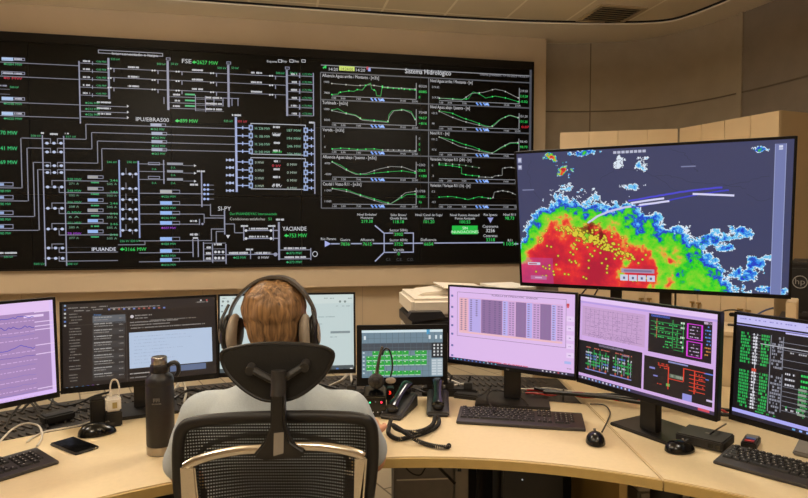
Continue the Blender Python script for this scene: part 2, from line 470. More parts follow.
cabinet(mid, Bq-(Bq-A).normalized()*0.004, 2.35, 'tall beige two-door cabinet at the bend, left of the corner in the cabinet row', g)
mid2 = (Bq+Cq)/2; dd = (Cq-Bq).normalized()
cabinet(Bq+dd*0.012, mid2, 2.35, 'tall beige two-door cabinet just right of the corner in the cabinet row', g)
cabinet(mid2+dd*0.002, Cq, 2.35, 'tall beige two-door cabinet at the right end of the row, its side panel showing', g)

# side table with a black printer at far right
t = thing('side_table', 'low dark table under the black printer at the right edge', 'table', (2.80, 3.92, 0), radians(-35))
link('tabletop', box(B(), -0.34, 0.4, -0.24, 0.28, 0.83, 0.87), M_dgrey, t, bevel=0.004)
for sx in (-1, 1):
    for sy in (-1, 1): link('leg', box(B(), sx*0.31-0.02, sx*0.31+0.02, sy*0.22-0.02, sy*0.22+0.02, 0, 0.83), M_dgrey, t)
t = thing('office_printer', 'black printer with round hp emblem beside the right end of the large display', 'printer', (2.745, 3.84, 0.871), radians(-35))
link('body', box(B(), -0.28, 0.28, -0.18, 0.2, 0, 0.36), M_black, t, bevel=0.02, seg=3)
link('lid', box(B(), -0.27, 0.27, -0.175, 0.195, 0.36, 0.385), M_dgrey, t, bevel=0.008)
link('paper_tray', box(B(), -0.2, 0.2, -0.26, -0.17, 0.05, 0.075), M_dgrey, t, bevel=0.004)
EMB = -0.215
bm = B(); tube(bm, [(EMB+0.038*cos(a), -0.186, 0.257+0.038*sin(a)) for a in [2*pi*i/20 for i in range(20)]], 0.003, closed=True, raw=True, n=6)
em = link('emblem', bm, mat('emblem_grey', '#8f8c88', 0.4), t)
cv = text_geo('hp'); bm = B()
vs = [bm.verts.new((EMB-0.026+0.052*(x-cv[2])/(cv[3]-cv[2]), -0.186, 0.243+y*0.052)) for x, y in cv[0]]
for f in cv[1]:
    try: bm.faces.new([vs[i] for i in f])
    except ValueError: pass
link('lettering', bm, mat('emblem_grey', '#8f8c88'), em)

# ------------------------------------------------------------------ multifunction printer behind the desk
t = thing('printer_table', 'beige table carrying the white and black office copier', 'table', (0.36, 3.55, 0), radians(8))
link('tabletop', box(B(), -0.42, 0.36, -0.25, 0.32, 0.73, 0.76), M_cab, t, bevel=0.004)
for sx in (-0.39, 0.33):
    for sy in (-1, 1): link('leg', box(B(), sx-0.02, sx+0.02, sy*0.28-0.02, sy*0.28+0.02, 0, 0.73), M_cab, t)
t = thing('office_copier', 'white and black multifunction copier standing behind the pink-lit monitors', 'copier', (0.31, 3.52, 0.761), radians(8))
prism_body = [(-0.30, -0.27), (0.30, -0.27), (0.30, 0.25), (-0.30, 0.25)]
link('base', prism(B(), prism_body, 0, 0.155), M_prw, t, bevel=0.012)
link('output_bay', prism(B(), [(-0.31, -0.29), (0.31, -0.29), (0.31, 0.24), (-0.31, 0.24)], 0.155, 0.225), M_prb, t, bevel=0.01)
bm = B(); box(bm, -0.20, 0.26, -0.30, -0.285, 0.16, 0.195); link('output_slot', bm, M_blackg, t)
link('control_panel', prism(B(), [(-0.14, 0.245), (-0.31, 0.22), (-0.34, 0.245), (-0.32, 0.275), (-0.16, 0.275)], -0.33, -0.26, 'xz'), M_prb, t)
link('scanner', prism(B(), [(-0.31, -0.27), (0.33, -0.27), (0.33, 0.25), (-0.31, 0.25)], 0.235, 0.335), M_prw, t, bevel=0.018, seg=3)
link('neck', box(B(), -0.28, 0.30, -0.22, 0.22, 0.225, 0.235), M_prb, t)
bm = prism(B(), [(-0.26, 0.333), (0.32, 0.333), (0.32, 0.355), (-0.10, 0.362), (-0.22, 0.350)], -0.12, 0.16, 'xz'); link('document_feeder', bm, M_prw, t, bevel=0.006)
link('feeder_tray', box(B(), -0.2, 0.05, -0.2, 0.12, 0, 0.006, Matrix.Translation((0.08, 0.02, 0.368)) @ Matrix.Rotation(radians(3), 4, 'Y')), M_prw, t)
bm = B()
for i in range(3): box(bm, -0.302, -0.298, -0.12+i*0.05, -0.09+i*0.05, 0.08, 0.12)
link('side_vent', bm, M_prb, t)
tag(link('paper_stack', box(B(), -0.105, 0.105, -0.15, 0.15, 0, 0.012, Matrix.Translation((0.60, 3.56, 1.124)) @ Matrix.Rotation(0.3, 4, 'Z')), M_white), 'thin stack of white paper lying on top of the copier', 'paper stack')

# ------------------------------------------------------------------ curved operator console
CX, CY = 0.06, 0.43
def arc(R, a0, a1, n=28): return [(CX+R*sin(a0+(a1-a0)*i/n), CY+R*cos(a0+(a1-a0)*i/n)) for i in range(n+1)]
def ax(R, x): return math.asin((x-CX)/R)
def sector(bm, R0, R1, lo, hi, z0, z1, n=28):
    """lo/hi: ('x', value) straight cut or ('a', degrees) radial cut"""
    f = lambda R, c: ax(R, c[1]) if c[0] == 'x' else radians(c[1])
    return prism(bm, arc(R0, f(R0, lo), f(R0, hi), n) + arc(R1, f(R1, hi), f(R1, lo), n), z0, z1)
DZ = 0.75
XL, XR = -0.52, 0.755
secs = [('left', ('a', -76), ('x', XL-0.002), 2.19, 'curved light-wood desk section on the left under the black bottle'),
        ('mid', ('x', XL+0.002), ('x', XR-0.002), 2.19, 'curved light-wood desk section in the middle with both telephones'),
        ('right', ('x', XR+0.002), ('a', 78), 2.74, 'curved light-wood desk section on the right with the black converter box')]
for nm, lo, hi, R1, lab in secs:
    t = thing('console_desk', lab, 'desk', (0, 0, 0), 0, 'sections of the curved console')
    link('desktop', sector(B(), 1.506, R1, lo, hi, DZ-0.03, DZ, 40), M_desk, t, bevel=0.004)
    link('edge_band', sector(B(), 1.498, 1.506, lo, hi, DZ-0.032, DZ-0.003, 40), M_edge, t)
    link('added_back_panel', sector(B(), 2.66, 2.68, ('x', -0.02) if nm == 'mid' else lo, hi, 0.02, DZ-0.06, 30), M_dgrey, t)  # dark panel added to close off and darken the space under the desks
    if nm == 'mid':
        link('side_panel', prism(B(), [(XR-0.035, 2.02), (XR-0.008, 2.02), (XR-0.008, 2.6), (XR-0.035, 2.6)], 0, DZ-0.031), M_edge, t)
    if nm == 'left':
        link('side_panel', prism(B(), [(XL-0.035, 2.30), (XL-0.008, 2.30), (XL-0.008, 2.55), (XL-0.035, 2.55)], 0, DZ-0.031), M_edge, t)
    if nm == 'right':
        link('leg', cyl(B(), (0.86, 1.98, 0), (0.86, 1.98, DZ-0.031), 0.05, n=24), M_black, t, smooth=True)
        link('side_panel', sector(B(), 1.8, 2.6, ('a', 76), ('a', 77), 0, DZ-0.031, 4), M_edge, t)
t = thing('cable_tray', 'dusty black ribbed cable tray running behind the desks under the monitors', 'cable tray')
link('tray_floor', sector(B(), 2.19, 2.655, ('a', -75), ('x', XR), DZ-0.055, DZ-0.02, 50), rib_mat(), t)
bm = B()
for R in (2.25, 2.36, 2.47, 2.58):
    a = -70.0
    while a < 14:
        ra = radians(a); p = Vector((CX+R*sin(ra), CY+R*cos(ra), DZ-0.018))
        M = Matrix.Rotation(-ra, 4, 'Z')
        box(bm, -0.0045, 0.0045, -0.03, 0.03, -0.004, 0.006, Matrix.Translation(p+Vector((0, 0, -.004*random.random()))) @ M @ Matrix.Rotation(0.35+random.uniform(-.05, .05), 4, 'Z'))
        a += 0.62+.1*random.random()
rb = link('ribs', bm, mat('tray_rib', '#3c342b', 0.8, var=0.3, scale=30), t); rb['kind'] = 'stuff'
t = thing('console_ledge', 'beige raised ledge behind the right desks carrying the large display', 'ledge')
link('body', sector(B(), 2.76, 3.06, ('a', 13), ('a', 76), 0, 0.98, 30), M_cabside, t)
link('top', sector(B(), 2.75, 3.07, ('a', 13), ('a', 76), 0.98, 1.0, 30), M_cab, t, bevel=0.003)
link('end_panel', box(B(), -0.02, 0.02, -0.10, 0.10, 1.0, 1.15, Matrix.Translation((1.745, 2.75, 0)) @ Matrix.Rotation(radians(-35), 4, 'Z')), M_cab, t, bevel=0.003)

# things below the desk
t = thing('computer_tower', 'grey desktop computer tower in the shade below the middle desk', 'computer', (0.09, 2.42, 0.0), radians(4))
link('case', box(B(), -0.13, 0.11, 0, 0.22, 0.01, 0.62), mat('tower_grey', '#77716a', 0.5), t, bevel=0.006)
link('front_panel', box(B(), 0.115, 0.17, 0.0, 0.2, 0.01, 0.62), mat('tower_silver', '#8d857a', 0.4), t, bevel=0.004)
link('trim_line', box(B(), -0.12, 0.10, -0.003, 0.0, 0.47, 0.475), M_white, t)
link('side_slot', box(B(), 0.125, 0.14, -0.003, 0.0, 0.50, 0.60), M_blackg, t)
t = thing('computer_tower', 'black desktop computer tower hidden in shade right of the grey tower', 'computer', (0.5, 2.35, 0.0), 0)
link('case', box(B(), -0.12, 0.12, 0, 0.25, 0.01, 0.55), M_black, t, bevel=0.006)
link('power_light', cyl(B(), (-0.04, -0.002, 0.50), (-0.04, 0.001, 0.50), 0.003, n=10), mat('led_white', '#ffffff', emit='#dff0ff', es=.6), t)
t = thing('waste_box', 'pale grey box on the floor under the right desk', 'box', (0.97, 2.40, 0), 0.1)
link('body', box(B(), -0.09, 0.12, -0.1, 0.1, 0, 0.48), mat('pale_grey', '#a89f92', 0.6), t, bevel=0.01)
link('lid', box(B(), -0.095, 0.125, -0.105, 0.105, 0.48, 0.50), M_white, t, bevel=0.004)
def cable(name, pts, r, m, label, cat='cable', group=None):
    return tag(link(name, tube(B(), pts, r, n=6, k=5), m, smooth=True), label, cat, group)
cable('power_cable', [(-0.06, 2.36, 0.72), (-0.09, 2.33, 0.6), (-0.15, 2.3, 0.42), (-0.22, 2.3, 0.2), (-0.25, 2.35, 0.008)], 0.006, M_black, 'thick black cable hanging to the floor left of the grey computer tower')
cable('power_cable', [(-0.02, 2.36, 0.72), (0.0, 2.38, 0.55), (0.06, 2.39, 0.50), (0.10, 2.38, 0.56), (0.16, 2.39, 0.60)], 0.003, M_black, 'thin black cable looping across the side of the grey computer tower')
cable('power_cable', [(0.08, 2.34, 0.72), (0.09, 2.36, 0.62), (0.13, 2.37, 0.55), (0.2, 2.36, 0.48)], 0.006, M_black, 'thick black cable slanting down in front of the grey tower')
cable('power_cable', [(0.30, 2.45, 0.72), (0.30, 2.40, 0.5), (0.29, 2.4, 0.2), (0.3, 2.42, 0.008)], 0.014, M_black, 'bundle of black cables hanging right of the grey computer tower')

# ------------------------------------------------------------------ the video wall
PW, PH = 1.21, 0.681
vw = thing('video_wall', 'large black video wall showing a power network diagram and river flow charts', 'video wall')
vw.matrix_world = MW
U0, U1, V0, V1 = -3*PW, 2*PW, -PH, 2*PH
bm = B()
for a in ((U0-.02, U1+.022, V1, V1+.082), (U0-.02, U1+.022, V0-.012, V0)): box(bm, a[0], a[1], -0.012, 0.028, a[2], a[3])
for a in ((U0-.02, U0, V0, V1), (U1, U1+.022, V0, V1)): box(bm, a[0], a[1], -0.012, 0.028, a[2], a[3])
link('bezel_frame', bm, M_bezel, vw)
M_panel = mat('display_glass', '#0b0908', 0.42, var=0.02, spec=0.16)
for i in range(-3, 2):
    for j in range(-1, 2):
        link('display_panel', box(B(), i*PW+.0018, (i+1)*PW-.0018, 0, 0.028, j*PH+.0018, (j+1)*PH-.0018), M_panel, vw)

W_, G_, GR, RD, PU, BL, WH = '#8c8fa6', '#3fae72', '#33d25f', '#c8324a', '#a040d0', '#6d93dd', '#c9cbd2'
LN = '#7f8190'
d = Canvas(VW)
H, V = d.H, d.Vl
# header
H(-60, 318, 38, '#6f7282', 0.9, xr=0)
d.uvrect(U0, d.at((0, 38))[1], d.at((2, 38))[0], d.at((0, 38))[1]-.008, '#6f7282', 2)
d.frame(98, 49.6, 163, 56.6, '#9a9ca8', 0.7)
d.text(112, 54.6, 'Interconectado a Itaipu', 2.9, WH, width=46)
# left feeders
def feeder(x0, x1, y, txt, col=G_, fill=0.45, h=4, dx=0):
    a = (x1-x0)*fill
    d.rect(x0, y-h/2, x0+a, y+h/2, '#a9c3e6', 3)
    d.frame(x0, y-h/2, x1, y+h/2, W_, 0.6, 3)
    d.dash(x0+a+1, x1-3, y, 2.0, '#b9bccb')
    d.text(x0+2+dx, y+h/2+4.2, txt, 2.7, col, width=(x1-x0)*0.8)
for y, tx, c in ((59, '←1084 MW', G_), (73, '→0 MW', RD), (98.6, '←1048 MW', G_), (113.5, '←1025 MW', G_)):
    feeder(1.5, 25, y, tx.replace('←', '-').replace('→', '-'), c, 0.5 if y != 73 else 0.02)
d.text(10, 88, '500 kV', 2.2, G_); d.dash(0, 7, 85.5, 2, W_); H(0, 10, 89, LN, 0.4); H(0, 10, 94, LN, 0.4)
for y in (62, 76, 102, 115.6): H(-70, 79, y, LN, 0.8, xr=0)
V(79.7, 61, 123.5, W_, 1.3); V(108.8, 58, 99, W_, 2.0)
for y in (63, 71, 79, 87, 95):
    H(80, 108, y, LN, 0.7); d.dash(83, 90, y-2, 2.1, WH); V(92.5, y-1.5, y+2, W_, 0.8)
    d.text(96, y-0.6, '+246 MW', 2.1, G_, width=10.5)
for y, tx in ((104, '-246 MW'), (110, '-212 MW'), (115.5, '-226 MW')):
    H(80, 127, y+1.2, LN, 0.7); d.text(85, y, tx, 2.3, G_, width=15); d.dash(97, 111, y-1.9, 2, WH)
    d.fill([(127, y+0.6), (129, y+2.2), (127, y+3.6)], WH)
# rows to the right
d.text(111, 60, '525 kV', 2.2, G_)
for y in (71, 80, 90):
    H(110, 287, y, LN, 0.7, xr=168)
for x in (114, 158, 182, 216.5, 275.5):
    for k in range(3):
        y = 71+9.5*k + (x-168)*0.045
        V(x, y, y+3.6, W_, 0.9); d.disc(x-3.2, y, 0.9, WH); d.disc(x-5.6, y, 0.9, WH)
for x in (133, 197, 256):
    for k in range(3): d.dash(x-5, x+6, 68.6+9.5*k+(x-168)*0.045, 2, WH)
V(168, 61, 110, W_, 2.2); V(228.5, 65, 107, W_, 2.2); V(287, 70, 116, W_, 2.0)
for x, y in ((168, 59.5), (228.5, 63.5), (287, 68.6)):
    d.frame(x-2, y-2, x+2.5, y+1, W_, 0.6); d.text(x-11, y+5.4, '500 kV', 2.2, G_); d.text(x+3, y+5.4, '50 kV', 2.2, G_)
d.text(182, 63, 'FSE', 4.4, WH, width=9.5)
d.text(192, 64, '-2627 MW', 3.8, GR, width=26)
for k, y in enumerate((96.5, 102.5, 108)):
    H(168, 205, y, LN, 0.6); d.dash(173, 180, y-2, 1.9, WH); d.rect(185, y-3, 195, y-1, G_, 3); d.dash(206, 222, y+1, 2.1, WH); H(196, 224, y+2.6, LN, 0.4)
V(195.5, 95, 111, W_, 0.8); V(205.5, 96, 112, W_, 0.8); V(164, 97, 104, W_, 0.7)
for x in (214, 223, 232, 238): V(x, 98, 106, W_, 0.8)
H(223, 239, 98, W_, 0.7)
for k in range(6):
    y = 76+7.9*k; H(287, 313, y, LN, 0.7, xr=300); d.dash(291, 297, y-2, 2, WH); V(299.6, y-3, y+2, W_, 1.2)
    d.text(302, y-0.8, '+172 MW', 2.1, G_, width=10)
V(313.4, 73, 116, W_, 1.0)
for x, t in ((267, 'Esquema'), (282, 'Flujo'), (294, 'Otros')):
    d.text(x, 62.3, t, 2.3, WH, width=10 if x == 267 else 5); 
for x in (278, 289.5, 301.5): d.frame(x, 59.4, x+4, 62.6, WH, 0.5)
# big power figures at the left
for y, t in ((134.5, '70 MW'), (150, '41 MW'), (164, '69 MW')): d.text(0.5, y, t, 4.3, '#35c97b', width=17)
for y in (134.5, 150, 164): d.text(-10.5, y, '14', 4.3, '#35c97b', width=8)
# upper plant
d.text(136, 121, 'IPU/EBRA500', 4.2, WH, width=33); d.text(175, 122.6, '-899 MW', 3.9, GR, width=23)
rows = ((86, 124.2, 139.3, 21.5, 188), (91.8, 132.5, 149, 27.7, 201), (97.6, 141, 163.2, 34, 216.5), (102, 148.6, 170.4, 38.5, 230.3))
for x, yt, yb, xl, ye in rows:
    H(x, 236, yt, LN, 0.8); V(x, yt, yb, LN, 0.9); H(58, x, yb, LN, 0.8, xr=x); H(xl, 50, yb-0.6, LN, 0.8, xr=50)
    V(xl, yb-1, ye, LN, 1.0); H(-20, xl, ye, LN, 0.9, xr=xl)
    V(50.5, yb-1, yb+4, LN, 0.8); V(57.5, yb-1, yb+4, LN, 0.8)
    d.frame(-15, ye-6, 13.5, ye-1.6, W_, 0.7); d.rect(-15, ye-5, 4, ye-2.4, '#8fa4cf', 3); d.text(0, ye+4.2, '985 MW', 2.8, G_, width=11)
for k, (x0, y) in enumerate(((160.5, 125.2), (161.5, 133.8), (161.5, 142), (161.5, 149.8))):
    d.rect(x0-10, y-2, x0+1, y+1.2, '#9fa6bd', 3); d.frame(x0-10, y-2, x0+5.5, y+1.6, W_, 0.6); d.text(x0-10, y+5, '-262 MW', 2.4, G_, width=14)
V(44, 135, 266, W_, 1.2); V(65.2, 136, 266, W_, 1.2)
d.text(31, 136.6, '500 kV', 2.2, G_, width=10); d.text(66, 137.6, '517 kV', 2.2, G_, width=10); d.dash(50, 58, 134, 2.2, WH); d.dash(41, 44, 133, 2, WH); d.dash(65, 69, 133.5, 2, WH)
for y in (143.2, 152, 165.7, 172.5, 187, 208.3, 229, 248, 258.3):
    for x in (47, 54, 61):
        d.disc(x+(y-143)*0.015, y, 1.5, '#b8c3e0', sx=1.2)
    H(44, 65, y, LN, 0.5)
for k, y in enumerate((180.5, 203, 223.5, 244)):
    H(51.5, 108 if y < 240 else 64, y, LN, 0.8); V(52, y, y+5, LN, 0.8)
for y in (192.5, 213.5, 235, 252.5, 261.2): H(59, 118, y, LN, 0.8); V(59.2, y-5, y, LN, 0.8)
lab = (('228 MW', '271 A'), ('248 MW', '232 A'), ('306 MW', '308 A'), ('0 MW', '6 A'), ('251 MW', '285 A'), ('78 MW', '277 A'))
for k, (y, (t1, t2)) in enumerate(zip((177, 188.6, 200, 210.3, 220.7, 231.4), lab)):
    d.frame(87.5, y-1.7, 103.5, y+1.8, W_, 0.6); d.rect(88, y-1.4, 98, y+1.5, ('#9a9a9a' if k in (0, 1, 3) else '#8fb2ea'), 3)
    d.text(67.5, y+3.2, t1, 2.4, PU if k == 5 else G_, width=14); d.text(69, y+7.6, t2, 2.2, '#6f9f86', width=10)
    d.text(110, y+4.4, '246', 2.3, G_, width=8); d.text(107, y+8, '505 A', 2.2, '#6f9f86', width=10)
    d.dash(91, 99, y+5.5, 1.8, G_)
V(119.8, 160, 237, '#8d9bc9', 1.5); V(139, 161, 238, '#8d9bc9', 1.5)
d.text(107, 163, '246 kV', 2.2, G_, width=10); d.text(127, 163, '246 kV', 2.2, G_, width=10)
for y in (174, 188.6, 199.6, 209.4, 219, 230.3):
    for x in (122.8, 130, 136): d.disc(x, y, 1.4, '#b8c3e0', sx=1.2)
    H(120, 139, y, LN, 0.5); V(126, y-6, y, LN, 0.7); V(132.5, y, y+4, LN, 0.7)
d.text(92, 251, 'IPUIANDE', 3.8, '#dde0ee', width=24); d.text(120, 251, '-3166 MW', 3.8, GR, width=26.5)
d.text(120, 242, '226 kV 220 kV', 2.2, G_, width=20)
for y, x1 in ((193.4, 203), (204.8, 211), (214, 204), (224.2, 199), (240.8, 212), (252.7, 193), (261.6, 226)):
    H(139, x1, y, LN, 0.8, xr=160)
H(118, 145, 244.8, LN, 0.8); V(145, 241, 245, LN, 0.8); H(60, 118, 247.5, LN, 0.1)
for k, y in enumerate((191.6, 203, 213, 223, 239, 250.9, 260)):
    d.rect(160, y-1.9, 172, y+1.8, '#8fb2ea' if k else '#a9a9a9', 3); d.frame(160, y-1.9, 180, y+1.8, W_, 0.5, 3)
    d.text(161, y+6, ('-226 MW', '-242 MW', '-246 MW', '-507 MW', '-438 MW', '-442 MW', '-1016 MW')[k], 2.3, PU if k == 3 else G_, width=15)
# middle small block
for k, y in enumerate((164, 171.5, 179.5)):
    H(139, 165, y, LN, 0.7, xr=150); d.rect(167, y-1.5, 183, y+1.2, '#8c8f9c', 3); d.text(171, y+4.6, '0 A', 2.2, G_); H(183, 194, y+1.5, LN, 0.5)
    d.fill([(194, y+0.3), (196.5, y+1.8), (194, y+3)], WH)
for k, y in enumerate((163.6, 177.5)): d.frame(148, y-1.5, 160, y+1.5, W_, 0.6); d.text(152, y+6.5, '0 A', 2.2, G_)
V(163.8, 160, 184, W_, 1.1); V(201.7, 172, 207, W_, 1.3)
for y in (185, 189.5, 194, 199): d.disc(204.5, y, 1.3, '#9fb4e6'); d.disc(208, y, 1.3, '#9fb4e6'); H(203, 214, y, LN, 0.5)
d.dash(190, 198, 184.6, 2.2, WH); d.dash(197, 205, 171.2, 2, WH)
# nested lines into SI-PY
V(210.5, 204, 216, LN, 0.9); H(210.5, 224, 215.6, LN, 0.9); H(204, 224, 218, LN, 0.9); V(204.2, 214, 223, LN, 0.9)
V(199.5, 219, 225, W_, 1.0); d.dash(190, 197, 221, 2.2, WH); d.disc(202.5, 224, 1.2, W_)
d.text(218, 210.6, 'SI-PY', 4.4, WH, width=13); V(224.6, 210.5, 234.5, W_, 1.3)
H(211, 225, 229, LN, 0.9); V(211.4, 229, 241, LN, 0.9); H(216, 225, 231.5, LN, 0.9); V(216.3, 231.5, 244, LN, 0.9)
d.fill([(226, 235), (230, 235), (228, 238.5)], WH)
d.text(230, 215, 'Det IPU/ANDE/YAC Interconectado', 2.6, '#2fae5c', width=47)
d.text(230, 220.2, 'Condiciones satisfechas', 2.7, '#b5b7b0', width=35); d.text(268, 220.2, 'SI', 2.7, '#2fae5c', width=3.5)
H(225, 234.5, 224, LN, 0.9); V(234.5, 224, 232.5, LN, 0.9); H(234.5, 243.5, 232.8, LN, 0.9)
V(243.8, 227, 240.5, W_, 1.1); V(273.3, 227, 240.5, W_, 1.1); V(279, 222, 260, W_, 1.9)
for y in (230.5, 238.5): H(244, 279, y, W_, 0.9); d.dash(249, 268, y-1.8, 1.9, WH); d.disc(246, y, 1.4, WH); d.disc(271, y, 1.4, WH)
d.dash(239, 248, 226, 2, WH); d.dash(268, 276, 226, 2, WH); d.dash(276, 284, 219.6, 2.2, WH)
d.text(282.5, 230.7, 'YACIANDE', 4.2, '#d5d7de', width=24); d.text(284, 237.4, '-753 MW', 3.9, GR, width=23)
for y in (250, 259): H(280, 311, y, LN, 0.9); d.dash(284, 306, y-1.7, 2, WH); d.text(286, y+4.4, '-373 MW', 2.6, G_, width=16)
V(310.8, 248, 260, W_, 1.0); tx, ty = 315, 254
d.poly([(tx+2.4*cos(a), ty+2.6*sin(a)) for a in [2*pi*i/12 for i in range(13)]], WH, 0.6)
H(226, 279, 254.6, W_, 0.9); d.dash(229, 248, 253, 2.2, WH); d.dash(254, 271, 253, 2.2, WH); d.text(233, 258.8, '-55 MW', 2.5, G_, width=13); d.text(258, 258.8, '0 MW', 2.5, WH, width=11)
V(250.5, 250, 259, W_, 0.9); d.disc(275.5, 254.4, 2, W_); d.dash(246, 253, 249.5, 2, WH)
for x in (193, 198.2): V(x, 239, 257, W_, 1.0)
d.dash(190, 199, 234.5, 2.4, WH); d.dash(193, 198, 238, 2, WH)
V(203.6, 242, 261, W_, 1.0); V(212.6, 244, 263, W_, 1.0); V(226, 244, 264, W_, 1.1); H(203.6, 226, 243.2, LN, 0.7)
for y in (249, 254.8, 260): d.dash(206, 211, y-1.5, 2.4, WH); H(203, 226, y, LN, 0.5)
for y in (252, 258):
    for x in (215.5, 219, 223): d.disc(x, y, 1.4, WH)
d.dash(214, 222, 244.4, 2.2, WH)
# generator block
V(236.3, 117, 192, '#9aa6cf', 2.2); V(314.6, 122, 194, W_, 1.2)
d.text(224, 122, '525 kV', 2.2, G_, width=9); d.text(237.5, 122.4, '501 kV', 2.4, RD, width=9.5); d.dash(231, 241, 115, 2.2, WH); d.dash(309, 314, 122.5, 2, WH)
for blk, ys in ((0, (127.6, 135.6, 143.4, 151.2)), (1, (161.8, 169.8, 177.6, 185.4))):
    y0, y1 = ys[0]-4.6, ys[-1]+4.4
    d.frame(250.5, y0, 306, y1, '#a9adb8', 0.8)
    for k, y in enumerate(ys):
        H(236, 250, y, '#9fb0dd', 0.9); V(242.7, y-1.6, y+1.8, '#9fb0dd', 1.2)
        d.rect(248.7, y-2.7, 252.9, y+2.7, '#8fa4cf', 4); d.rect(249.8, y-1.2, 251.9, y+1.4, '#2a2d3a', 5)
        yy = y+2.6; d.rect(303.6, yy-2.7, 308, yy+2.7, '#8fa4cf', 4); d.rect(304.8, yy-1.3, 306.8, yy+1.3, '#2a2d3a', 5)
        H(308, 314.5, yy, '#9fb0dd', 0.9); V(311.4, yy-1.6, yy+1.8, '#9fb0dd', 1.0)
        d.text(255, y+1.9, ('H: 236 MW', 'H: 186 MW', 'H: 246 MW', 'H: 242 MW')[k] if blk == 0 else '0 MW', 2.6, '#7fb49a' if blk == 0 else '#9db3a4', width=15 if blk == 0 else 9)
        d.text(287, y+4, ('187 MW', '194 MW', '246 MW', '236 MW')[k] if blk == 0 else '0 MW', 2.6, '#7fb49a' if blk == 0 else '#9db3a4', width=14 if blk == 0 else 10)
        d.dash(273, 280, y-0.6, 2.3, WH)
    d.text(272, y0+12 if blk == 0 else ys[0]+5, '525 kV' if blk == 0 else '0 kV', 2.4, WH if blk == 0 else RD, width=9)
    d.text(272, y1-2.6, '-380 kV' if blk == 0 else '0 kV', 2.4, GR if blk == 0 else WH, width=10)
for y in (160, 167.6, 175.2, 183, 190.6): d.fill([(226, y-1.4), (229, y), (226, y+1.4)], '#aab6d8'); d.fill([(234, y-1.4), (230, y), (234, y+1.4)], '#aab6d8'); d.disc(230, y, 1.5, '#aab6d8')
d.dash(0, 17, 253, 2.2, WH); d.text(4, 258, '500 kV', 2.2, G_, width=9); H(0, 17, 256, LN, 0.4)
d.text(34, 265, '500 kV', 2.3, G_, width=11); d.text(67, 265, '500 kV', 2.3, G_, width=11)
# part of the diagram left of the picture frame
for j in range(9):
    v = -0.5+j*0.2; d.uvrect(U0+.1, v, d.at((-6, 200))[0], v+.005, LN, 2)
d.uvrect(U0+.5, -0.6, U0+.512, 1.15, W_, 2); d.uvrect(U0+.75, -0.5, U0+.762, 1.1, W_, 2)
d.build('network_diagram', vw)

# hydrology dashboard (right part of the wall)
c = Canvas(VW)
hv = c.at((321, 65.4))[1]; c.uvrect(c.at((321, 66))[0], hv, c.at((531, 66))[0], hv+.008, '#8a8c93', 2)
c.text(329, 70.9-.4, '14:20', 2.9, WH, width=9); c.rect(339.2, 65.9, 354.5, 71.2, '#c9dd6c', 3); c.text(341, 70.2, '14:24:00', 2.9, '#30351c', width=12)
c.text(356, 71.4, '14:20', 2.9, WH, width=9); c.rect(366.5, 66.6, 368.4, 69.6, '#c33c55', 4); c.rect(368, 68, 370.6, 71.4, '#8ea2e6', 3)
c.fill([(322.6, 67.5), (326.4, 64.9), (325.2, 68.4), (326.2, 68.4)], GR); c.fill([(322.6, 67.5), (324.4, 67.5), (323.4, 69)], GR)
c.text(405, 73.2, 'Sistema Hidrológico', 4.6, '#d9dbe0', width=46)
c.text(480, 75.4, 'Ultima previsión: 19-10-2023 14:16:11', 2.5, '#8f919a', width=48)
c.rect(531.2-1.6, 66.5, 531.2, 262, '#45474f', 2)
rowy = [(66+6.4)+27.15*k for k in range(6)]
XM = 428.6
def vrow(k): return c.at((321, rowy[k]))[1]
tl = ['Afluencia Aguas arriba / Montante - [m3/s]', 'Turbinada - [m3/s]', 'Vertida - [m3/s]', 'Afluencia Aguas abajo / Jusante - [m3/s]', 'Caudal / Vazao R11 - [m3/s]']
tr = ['Nivel Aguas arriba / Montante - [m]', 'Nivel Aguas abajo / Jusante - [m]', 'Nivel R11 - [m]', 'Variación / Variaçao R11 (24h) - [m]', 'Variación / Variaçao R11 (1h) - [m]']
wl = [59, 26, 22, 56, 40]; wr = [47, 44, 21, 46, 45]
uL, uM, uR = c.at((321, 150))[0], c.at((XM, 150))[0], c.at((530.6, 150))[0]
for k in range(6): c.uvrect(uL, vrow(k)-.006, uR, vrow(k)+.006, '#55575d', 2)
for u in (uL, uM): c.uvrect(u-.004, vrow(5), u+.004, vrow(0), '#6b6d74', 2)
c.build('hydrology_dashboard', vw); dash_obj = vw.children[-1]
for o in vw.children:
    if o.name.startswith('hydrology'): dash_obj = o
